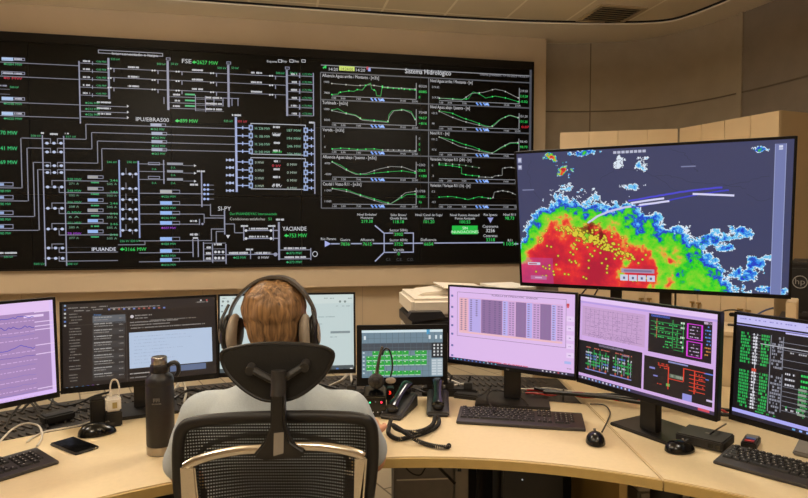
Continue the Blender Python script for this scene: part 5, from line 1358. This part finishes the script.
# power strips and adapters lying in the tray
def strip_(x, y, yaw, L_, n, label):
    t = thing('power_strip', label, 'power strip', (x, y, DZ-.012), yaw)
    link('body', box(B(), -L_/2, L_/2, -.026, .026, 0, .04), M_black, t, bevel=.005)
    for k in range(n):
        xx = -L_/2+L_*(k+.5)/n
        pb = B(); box(pb, xx-.018, xx+.018, -.018, .018, .04, .066); cyl(pb, (xx, 0, .066), (xx+.01, .0, .095), .005, n=8); link('plug', pb, M_dgrey, t, bevel=.002)
    return t
strip_(-.70, 2.46, radians(12), .30, 4, 'black power strip full of plugs on the tray behind the thermos bottle')
strip_(-.15, 2.60, radians(-4), .22, 3, 'black power strip on the tray left of the touch panel foot')
strip_(.20, 2.66, radians(-8), .24, 3, 'black power strip on the tray behind the straight telephone')
for x, y, yw, lb in ((-.56, 2.46, .5, 'black power adapter brick on the tray right of the thermos bottle'), (.27, 2.60, -.4, 'black power adapter brick on the tray left of the spreadsheet monitor stand'), (-1.33, 2.33, .9, 'black power adapter brick under the lavender monitor')):
    t = thing('power_adapter', lb, 'adapter', (x, y, DZ-.012), yw)
    link('body', box(B(), -.055, .055, -.028, .028, 0, .032), M_black, t, bevel=.006, seg=3)
    link('lead', tube(B(), [(.055, 0, .016), (.09, .01, .02), (.12, .04, .008), (.16, .05, .006)], .003, n=6), M_black, t, smooth=True)

# ------------------------------------------------------------------ the operator
def capsule(bm, p0, r0, p1, r1, n=16, sq=1.0, ax_=None):
    """tapered limb with rounded ends; sq flattens it along ax_"""
    p0, p1 = Vector(p0), Vector(p1); d_ = p1-p0; L_ = d_.length
    q_ = d_.to_track_quat('Z', 'Y').to_matrix().to_4x4()
    prof = [(r0*cos(a), -r0*sin(a)) for a in [pi/2*(1-i/4) for i in range(5)]][0:] + [(r0+(r1-r0)*t_, L_*t_) for t_ in (.25, .5, .75)] + [(r1*cos(a), L_+r1*sin(a)) for a in [pi/2*i/4 for i in range(5)]]
    M_ = Matrix.Translation(p0) @ q_; R_ = []
    for r_, z_ in prof: R_.append([bm.verts.new(M_ @ Vector((max(r_, 1e-4)*cos(2*pi*k/n), max(r_, 1e-4)*sin(2*pi*k/n), z_))) for k in range(n)])
    for A_, C_ in zip(R_, R_[1:]):
        for k in range(n): bm.faces.new((A_[k], A_[(k+1) % n], C_[(k+1) % n], C_[k]))
    bm.faces.new(R_[0][::-1]); bm.faces.new(R_[-1])
    return bm
def loftz(bm, rings, n=28, pw=2.3):
    """stack of superellipse rings (x, y, z, rx, ry)"""
    R_ = []
    for (x, y, z, rx, ry) in rings:
        R_.append([bm.verts.new((x+rx*math.copysign(abs(cos(a))**(2/pw), cos(a)), y+ry*math.copysign(abs(sin(a))**(2/pw), sin(a)), z)) for a in [2*pi*j/n for j in range(n)]])
    for A_, C_ in zip(R_, R_[1:]):
        for j in range(n): bm.faces.new((A_[j], A_[(j+1) % n], C_[(j+1) % n], C_[j]))
    bm.faces.new(R_[0][::-1]); bm.faces.new(R_[-1]); return bm
def fuse(name, bm, m, voxel, parent, smooth_it=6, disp=None):
    """merge overlapping shapes into one continuous skin"""
    bmesh.ops.recalc_face_normals(bm, faces=bm.faces)
    me = bpy.data.meshes.new('tmp'); bm.to_mesh(me); bm.free()
    o = bpy.data.objects.new('tmp', me); COL.objects.link(o)
    r = o.modifiers.new('r', 'REMESH'); r.mode = 'VOXEL'; r.voxel_size = voxel; r.use_smooth_shade = True
    s_ = o.modifiers.new('s', 'SMOOTH'); s_.factor = .5; s_.iterations = smooth_it
    bpy.context.view_layer.update(); dg = bpy.context.evaluated_depsgraph_get()
    m2 = bpy.data.meshes.new_from_object(o.evaluated_get(dg)); bpy.data.objects.remove(o); bpy.data.meshes.remove(me)
    if disp:
        m2.calc_loop_triangles()
        for v_ in m2.vertices: v_.co += v_.normal*disp(v_.co)
    pm = (Matrix.Translation(parent.location) @ Matrix.Rotation(parent.rotation_euler[2], 4, 'Z')).inverted()
    m2.transform(pm); m2.name = name; m2.materials.clear(); m2.materials.append(m)
    for p_ in m2.polygons: p_.use_smooth = True
    q_ = bpy.data.objects.new(name, m2); COL.objects.link(q_); q_.parent = parent; return q_

PX = -.338
person = thing('person', 'person with short blond hair, headphones and grey shirt seated with back to us', 'person', (PX, 1.62, 0), 0)
shl, shr = (PX-.178, 1.605, 1.000), (PX+.178, 1.605, 1.000)
ell_, elr_ = (PX-.276, 1.69, .810), (PX+.243, 1.735, .825)
wrl, wrr = (-.50, 1.955, .800), (-.115, 1.985, .805)
b = B()
loftz(b, [(PX, 1.66, .47, .150, .110), (PX, 1.64, .56, .165, .120), (PX, 1.615, .68, .145, .100), (PX, 1.60, .80, .155, .105), (PX, 1.595, .92, .170, .105), (PX, 1.60, 1.00, .175, .095), (PX, 1.605, 1.05, .130, .075), (PX, 1.615, 1.09, .065, .058)])
loftz(b, [(PX, 1.61, 1.04, .062, .060), (PX, 1.62, 1.10, .056, .058), (PX, 1.63, 1.16, .056, .060), (PX, 1.64, 1.22, .056, .062)], pw=2)
# head: skull, jaw, nose, ears
HC = Vector((PX-.008, 1.645, 1.252))
ell(b, HC+Vector((0, -.008, .018)), (.074, .094, .080), 24)
ell(b, HC+Vector((0, .030, -.050)), (.056, .062, .070), 20)
capsule(b, HC+Vector((0, .090, .008)), .010, HC+Vector((0, .110, -.022)), .014, 10)
ell(b, HC+Vector((0, .090, -.060)), (.025, .010, .010), 12); ell(b, HC+Vector((0, .080, -.100)), (.024, .016, .018), 12)
ell(b, HC+Vector((0, .083, .030)), (.050, .014, .010), 12)
for s_ in (-1, 1):
    ell(b, HC+Vector((s_*.076, -.002, -.012)), (.010, .020, .032), 12)
for a, e, w_, s_ in ((shl, ell_, wrl, -1), (shr, elr_, wrr, 1)):
    capsule(b, a, .052, e, .042); capsule(b, e, .044, w_, .028)
# hands with five bent fingers
def hand(b, w_, dirv, s_, curl):
    d_ = Vector(dirv).normalized(); side = Vector((0, 0, 1)).cross(d_).normalized()*(-s_)  # towards the thumb
    up = side.cross(d_)*(1 if s_ < 0 else 1)
    up = Vector((0, 0, 1))-d_*d_.z; up.normalize()
    W_ = Vector(w_)
    for k in range(4):
        t_ = (k-1.5)*.019; a = W_+d_*.01+side*(-t_*.6); k1 = W_+d_*(.082-.004*abs(k-1))+side*(-t_)+up*.004
        capsule(b, a, .015, k1, .0115, 10)
        L_ = (.072, .080, .074, .058)[k]
        p1 = k1+d_*L_*.45-up*L_*.10*curl; p2 = p1+d_*L_*.30-up*L_*.28*curl; p3 = p2+d_*L_*.18-up*L_*.30*curl
        capsule(b, k1, .0105, p1, .0092, 10); capsule(b, p1, .0092, p2, .0085, 10); capsule(b, p2, .0085, p3, .0075, 10)
    t0 = W_+d_*.022+side*.022; t1 = W_+d_*.055+side*.048-up*.006; t2 = t1+d_*.030+side*.010-up*.008; t3 = t2+d_*.024-up*.006
    capsule(b, t0, .016, t1, .013, 10); capsule(b, t1, .0115, t2, .0100, 10); capsule(b, t2, .0100, t3, .0085, 10)
hand(b, wrr, (-.10, .98, .13), 1, 1.2)
hand(b, wrl, (.35, .93, -.02), -1, .6)
# legs
hpL, hpR = (PX-.09, 1.66, .555), (PX+.09, 1.66, .555)
knL, knR = (PX-.10, 2.08, .575), (PX+.12, 2.07, .575)
anL, anR = (PX-.10, 2.18, .12), (PX+.12, 2.12, .12)
for h_, k_, a_ in ((hpL, knL, anL), (hpR, knR, anR)):
    capsule(b, h_, .078, k_, .054); capsule(b, k_, .055, a_, .038); capsule(b, a_, .036, (a_[0], a_[1]+.10, .055), .030)
body = fuse('body', b, M_skin, .0052, person, 3)
# shirt
def wr(co): return .004*noise.noise(co*9)+.0035*noise.noise(Vector((co.x*22, co.y*12, co.z*14)))
b = B()
loftz(b, [(PX, 1.655, .50, .172, .130), (PX, 1.64, .58, .178, .132), (PX, 1.615, .68, .172, .122), (PX, 1.60, .80, .180, .122), (PX, 1.592, .90, .190, .120), (PX, 1.597, .97, .196, .110), (PX, 1.60, 1.015, .190, .100), (PX, 1.605, 1.047, .150, .085), (PX, 1.610, 1.072, .100, .075), (PX, 1.618, 1.10, .070, .068)])
for a, e, s_ in ((shl, ell_, -1), (shr, elr_, 1)):
    capsule(b, (a[0]-s_*.03, a[1], a[2]-.003), .062, (a[0]+s_*.012, a[1]+.005, a[2]-.012), .066, 20)
    capsule(b, (a[0]+s_*.012, a[1]+.005, a[2]-.012), .066, (e[0]-s_*.004, e[1]-.015, e[2]+.03), .055, 20)
shirt = fuse('shirt', b, M_shirt, .0085, person, 6, wr)
b = B(); loftz(b, [(PX, 1.616, 1.085, .072, .070), (PX, 1.62, 1.105, .067, .068), (PX, 1.622, 1.112, .062, .064)], pw=2); linkw('collar', b, M_shirt, shirt, smooth=True)
# trousers and shoes
b = B(); loftz(b, [(PX, 1.66, .455, .165, .125), (PX, 1.655, .53, .175, .132), (PX, 1.64, .59, .170, .125)])
for h_, k_, a_ in ((hpL, knL, anL), (hpR, knR, anR)):
    capsule(b, h_, .088, k_, .064); capsule(b, k_, .064, (a_[0], a_[1], a_[2]+.01), .052)
fuse('trousers', b, M_trouser, .011, person, 5)
for a_ in (anL, anR):
    b = B(); ell(b, (a_[0], a_[1]+.075, .048), (.047, .135, .046), 20); capsule(b, (a_[0], a_[1], .06), .042, (a_[0], a_[1], .11), .044); box(b, a_[0]-.042, a_[0]+.042, a_[1]-.05, a_[1]+.19, .004, .03)
    fuse('shoe', b, M_black, .008, person, 4)
# hair: thick cap with ragged swirls
def hairdisp(co):
    c_ = co-HC; sw = atan2(c_.x-.012, c_.z-.06)*3+c_.length*30
    return .0012*sin(sw*3.0+noise.noise(co*25)*4)+.005*noise.noise(Vector((co.x*45, co.y*45, co.z*14)))
b = B()
ell(b, HC+Vector((0, -.014, .022)), (.0835, .0985, .078), 32)
ell(b, HC+Vector((0, -.040, -.022)), (.0690, .0640, .078), 26)
ell(b, HC+Vector((.010, .055, .066)), (.050, .045, .028), 20)
capsule(b, HC+Vector((0, -.055, -.07)), .040, HC+Vector((0, -.040, -.095)), .030)
fuse('hair', b, hair_mat(), .0042, person, 2, hairdisp)
for s_ in (-1, 1):
    b = B(); ell(b, HC+Vector((s_*.030, .083, .004)), (.013, .010, .012), 14); linkw('eye', b, mat('eye_white', '#e4e0da', .3), person, smooth=True)
    b = B(); ell(b, HC+Vector((s_*.030, .0915, .004)), (.005, .003, .005), 10); linkw('iris', b, mat('iris_brown', '#3a2a1c', .3), person, smooth=True)
    b = B(); tube(b, [HC+Vector((s_*.016, .094, .025)), HC+Vector((s_*.030, .096, .030)), HC+Vector((s_*.046, .084, .026))], .003, n=6); linkw('eyebrow', b, mat('brow', '#7a5028', .8), person)
b = B(); tube(b, [HC+Vector((-.020, .096, -.060)), HC+Vector((0, .101, -.058)), HC+Vector((.020, .096, -.060))], .0045, n=8); linkw('lips', b, mat('lips', '#a8604c', .5), person, smooth=True)

# headphones
hp = thing('headphones', 'large black and grey over-ear headphones worn by the seated person', 'headphones', (HC.x, HC.y, HC.z), 0)
yb = 1.622
pts = [gy(x, y, yb) for x, y in ((229.5, 322), (231, 311), (237, 299), (247, 288), (260, 279.5), (275, 276.8), (289, 279.5), (301, 289), (309, 300), (314.5, 311), (316, 322))]
bb = B(); P_ = spline(pts, 6); n_ = len(P_)
ringv = []
for i, p in enumerate(P_):
    tn = (P_[min(i+1, n_-1)]-P_[max(i-1, 0)]).normalized(); nn = Vector((-tn.z, 0, tn.x)); f_ = sin(pi*i/(n_-1)); th = .0018+.0022*f_; wd = .008+.012*f_**.6
    ringv.append([bb.verts.new(p+nn*a*th+Vector((0, b_*wd, 0))) for a, b_ in ((1, -1), (1, 1), (-1, 1), (-1, -1))])
for A_, C_ in zip(ringv, ringv[1:]):
    for j in range(4): bb.faces.new((A_[j], C_[j], C_[(j+1) % 4], A_[(j+1) % 4]))
bb.faces.new(ringv[0]); bb.faces.new(ringv[-1][::-1]); bmesh.ops.recalc_face_normals(bb, faces=bb.faces)
linkw('headband', bb, mat('band_grey', '#5a5149', .35), hp, smooth=True, bevel=.001)
for s_, cx_ in ((-1, 229), (1, 312)):
    c_ = gy(cx_, 333, 1.625)
    tl = Matrix.Rotation(s_*-.06, 4, 'Y')
    b = B(); ell(b, c_+Vector((s_*.005, 0, 0)), (.015, .038, .050), 24, tl); q_ = linkw('ear_cup', b, mat('cup_black', '#1c1815', .3), hp, smooth=True)
    b = B(); ell(b, c_+Vector((-s_*.015, -.006, 0)), (.019, .044, .053), 24, tl); linkw('ear_cushion', b, mat('cushion_grey', '#a39584', .6), hp, smooth=True)
    b = B(); ell(b, c_+Vector((-s_*.028, 0, 0)), (.009, .034, .042), 20, tl); linkw('inner_pad', b, M_black, hp, smooth=True)
    b = B(); tube(b, [c_+Vector((s_*.004, -.034, .0)), c_+Vector((s_*.012, -.036, .03)), c_+Vector((s_*.004, -.012, .062)), c_+Vector((s_*.0, .0, .075))], .0042, n=8); linkw('yoke', b, M_dgrey, hp, smooth=True)
    b = B(); ell(b, c_+Vector((s_*.019, -.006, .0)), (.004, .020, .028), 18, tl); linkw('cup_cap', b, mat('cushion_grey', '#8e8070'), q_, smooth=True)

# ------------------------------------------------------------------ the office chair
ch = thing('office_chair', 'black mesh-back office chair with headrest and polished aluminium back bracket', 'office chair', (-.295, 1.60, 0), 0)
YB = 1.385
def cw(x, y, yy=YB): return gy(x, y, yy)
outer = [(181, 498), (178.5, 470), (178.5, 445), (182, 430), (194, 422.5), (230, 418.5), (272, 417), (320, 416.5), (358, 418.5), (369.5, 424), (372.5, 440), (371.5, 470), (368, 498)]
P_ = [cw(x, y) for x, y in outer]
P_ += [Vector((-.095, YB+.03, .76)), Vector((-.115, YB+.06, .62)), Vector((-.17, YB+.07, .55)), Vector((-.29, YB+.07, .54)), Vector((-.41, YB+.07, .55)), Vector((-.465, YB+.06, .62)), Vector((-.495, YB+.03, .76))]
fr = tube(B(), P_, .0148, n=12, k=5, closed=True, flat=.8)
linkw('back_frame', fr, M_black, ch, smooth=True)
PS = spline(P_, 5, True); mb = B(); cpt = Vector((-.29, YB+.03, .80))
ringA = [mb.verts.new(p) for p in PS]
prev = ringA
for f_ in (.85, .6, .35, .12):
    cur = [mb.verts.new(cpt+(p-cpt)*f_+Vector((0, .030*(1-f_*f_), 0))) for p in PS]
    for i in range(len(PS)): j = (i+1) % len(PS); mb.faces.new((prev[i], prev[j], cur[j], cur[i]))
    prev = cur
mb.faces.new(prev); linkw('back_mesh', mb, mesh_mat(), ch, smooth=True)
# inner lumbar rim glimpsed through the mesh
linkw('lumbar_rim', tube(B(), [cw(196, 470, YB+.045), cw(205, 447, YB+.05), cw(240, 436, YB+.055), cw(272, 434, YB+.055), cw(305, 436, YB+.055), cw(340, 446, YB+.05), cw(350, 470, YB+.045)], .006, n=6), M_dgrey, ch, smooth=True)
# aluminium bracket
al = B()
for side in (((262, 449), (240, 450.5), (215, 455), (196, 461), (185, 467)), ((295, 446), (322, 447), (345, 450.5), (358, 454), (363, 457))):
    tube(al, [cw(x, y, YB-.045) for x, y in side], .0085, n=10, flat=1.3)
linkw('back_bracket', al, M_chrome, ch, smooth=True)
for x0, x1, yt, name in ((181, 196, 465, 'l'), (355, 367.5, 456, 'r')):
    b = B(); a = cw(x0, yt, YB-.045); c_ = cw(x1, yt, YB-.045); s_ = 1 if name == 'l' else -1
    prism(b, [(a.x, a.z), (c_.x, c_.z), (c_.x+s_*.03, .60), (c_.x+s_*.07, .47), (a.x+s_*.06, .45), (a.x+s_*.01, .60)], YB-.055, YB-.03, 'xz')
    linkw('back_post', b, M_chrome, ch, bevel=.004)
# headrest stem and hub
b = B(); pg = [(271.5, 392), (285, 392), (286, 425), (291, 440), (306, 450), (303, 457), (262, 459), (254, 454), (265, 440), (271, 425)]
prism(b, [(cw(x, y, YB-.05).x, cw(x, y, YB-.05).z) for x, y in pg][::-1], YB-.062, YB-.035, 'xz'); st = linkw('headrest_stem', b, M_black, ch, bevel=.005, seg=3)
b = B(); pg = [(274, 433), (284, 432), (283.5, 453), (273.5, 456)]
prism(b, [(cw(x, y, YB-.062).x, cw(x, y, YB-.062).z) for x, y in pg][::-1], YB-.0635, YB-.061, 'xz'); linkw('tape_patch', b, mat('clear_tape', '#8b8378', .25), st)
b = B(); c_ = cw(278, 392, YB-.05); tube(b, [c_+Vector((0, 0, -.01)), c_+Vector((0, .008, .022)), c_+Vector((0, .01, .045))], .017, n=12); linkw('stem_head', b, M_dgrey, st, smooth=True)
HRY = YB-.005
b = B(); hub = gy(278, 383, HRY-.02)
for x, y in ((251, 368.5), (305, 365)):
    e_ = gy(x, y, HRY-.008); tube(b, [hub+Vector((0, 0, -.012)), hub, (hub+e_)/2+Vector((0, -.004, .001)), e_], .0085, n=10, flat=1.2, k=4); cyl(b, e_+Vector((0, -.012, -.004)), e_+Vector((0, .02, .004)), .011, n=14)
linkw('headrest_bracket', b, M_dgrey, ch, smooth=True)
HS = lambda x: 277+(x-277.5)*1.05-1.5
out = [(222, 358), (225, 353), (236, 349), (256, 345), (277, 343.5), (300, 344.5), (320, 347.5), (330, 352), (332.5, 358), (328, 370), (318, 383), (303, 395), (290, 400.5), (277, 402), (263, 400.5), (247, 392), (233, 380), (225, 369)]
OP = spline([gy(HS(x), y, HRY) for x, y in out], 3, True); cc = gy(277, 370, HRY)
def shell(bm, y0, sc0, sc1, bul, rings=5):
    """curved pad: front and back layers, wrapping forward at the sides"""
    L_ = []
    for k in range(rings+1):
        f_ = 1-k/rings*.999
        L_.append([bm.verts.new(Vector((cc.x+(p.x-cc.x)*f_*sc0, y0+bul*(1-f_*f_)+.55*((p.x-cc.x)*f_)**2*1.6, cc.z+(p.z-cc.z)*f_*sc0))) for p in OP])
    for A_, C_ in zip(L_, L_[1:]):
        for i in range(len(OP)): j = (i+1) % len(OP); bm.faces.new((A_[i], A_[j], C_[j], C_[i]))
    return L_[0]
b = B(); f1 = shell(b, HRY, .93, 1, -.004); f2 = shell(b, HRY+.032, .93, 1, .008)
n_ = len(OP); md = [b.verts.new(Vector((cc.x+(p.x-cc.x), HRY+.016+.88*(p.x-cc.x)**2, cc.z+(p.z-cc.z)))) for p in OP]
for A_, C_ in ((f1, md), (md, f2)):
    for i in range(n_): j = (i+1) % n_; b.faces.new((A_[i], A_[j], C_[j], C_[i]))
bmesh.ops.recalc_face_normals(b, faces=b.faces)
hr = linkw('headrest', b, M_fabric, ch, smooth=True)
rim = tube(B(), [Vector((cc.x+(p.x-cc.x)*.975, HRY+.006+.88*(p.x-cc.x)**2, cc.z+(p.z-cc.z)*.975)) for p in OP], .0055, n=8, closed=True, raw=True)
linkw('rim', rim, M_black, hr, smooth=True)
# seat, armrests, column, base
b = B(); prism(b, [(-.25, -.19), (.25, -.19), (.26, .0), (.25, .25), (.20, .28), (-.20, .28), (-.25, .25), (-.26, 0)], .375, .445); link('seat', b, M_fabric, ch, bevel=.025, seg=4, smooth=True)
for s_ in (-1, 1):
    b = B(); tube(b, [(s_*.20, .02, .36), (s_*.29, .02, .37), (s_*.315, .02, .46), (s_*.315, .02, .63)], .014, n=10)
    ar = link('armrest', b, M_black, ch, smooth=True)
    b = B(); prism(b, [(s_*.315-.04, -.12), (s_*.315+.04, -.12), (s_*.315+.045, .0), (s_*.315+.035, .15), (s_*.315-.035, .15), (s_*.315-.045, 0)], .63, .665); link('arm_pad', b, M_fabric, ar, bevel=.012, seg=3, smooth=True)
b = B(); cyl(b, (0, .04, .10), (0, .04, .38), .026); cyl(b, (0, .04, .09), (0, .04, .24), .036); box(b, -.10, .10, -.08, .16, .34, .375); link('gas_column', b, M_black, ch, smooth=True)
b = B(); tube(b, [(0, .0, .36), (0, -.12, .38), (0, -.19, .45), (0, -.205, .60), (0, -.235, .78), (0, -.255, .86)], .018, n=10, flat=1.0); link('back_spine', b, M_black, ch, smooth=True)
for k in range(5):
    a = 2*pi*k/5+.3; d_ = Vector((cos(a), sin(a), 0)); o_ = Vector((0, .04, 0))
    b = B(); tube(b, [o_+Vector((0, 0, .115)), o_+d_*.12+Vector((0, 0, .105)), o_+d_*.28+Vector((0, 0, .078))], lambda u_: .024-.008*u_, n=10); lg_ = link('base_arm', b, M_chrome, ch, smooth=True)
    b = B(); w0 = o_+d_*.28; sd = Vector((-d_.y, d_.x, 0))
    for q_ in (-1, 1): cyl(b, w0+sd*q_*.012+Vector((0, 0, .028)), w0+sd*q_*.026+Vector((0, 0, .028)), .027, n=18)
    cyl(b, w0+Vector((0, 0, .03)), w0+Vector((0, 0, .075)), .010, n=10); link('caster', b, M_black, lg_, smooth=True)

# ------------------------------------------------------------------ camera
cd = bpy.data.cameras.new('camera'); cam = bpy.data.objects.new('camera', cd); COL.objects.link(cam)
cam.location = (0, 0, CAM_Z); cam.rotation_euler = (pi/2-PITCH, 0, 0)
cd.sensor_fit = 'HORIZONTAL'; cd.sensor_width = 36.0; cd.lens = 36.0*FPX/808.0; cd.clip_start = 0.02; cd.clip_end = 60
SC.camera = cam
w = bpy.data.worlds.new('world'); SC.world = w; w.use_nodes = True
w.node_tree.nodes['Background'].inputs[0].default_value = (0.5, 0.42, 0.32, 1)
w.node_tree.nodes['Background'].inputs[1].default_value = 0.1
SC.view_settings.view_transform = 'Standard'; SC.view_settings.look = 'None'
SC.view_settings.exposure = 0.0; SC.view_settings.gamma = 1.0; SC.view_settings.use_curve_mapping = False
SC.cycles.use_denoising = True
SC.cycles.max_bounces = 8; SC.cycles.transparent_max_bounces = 12
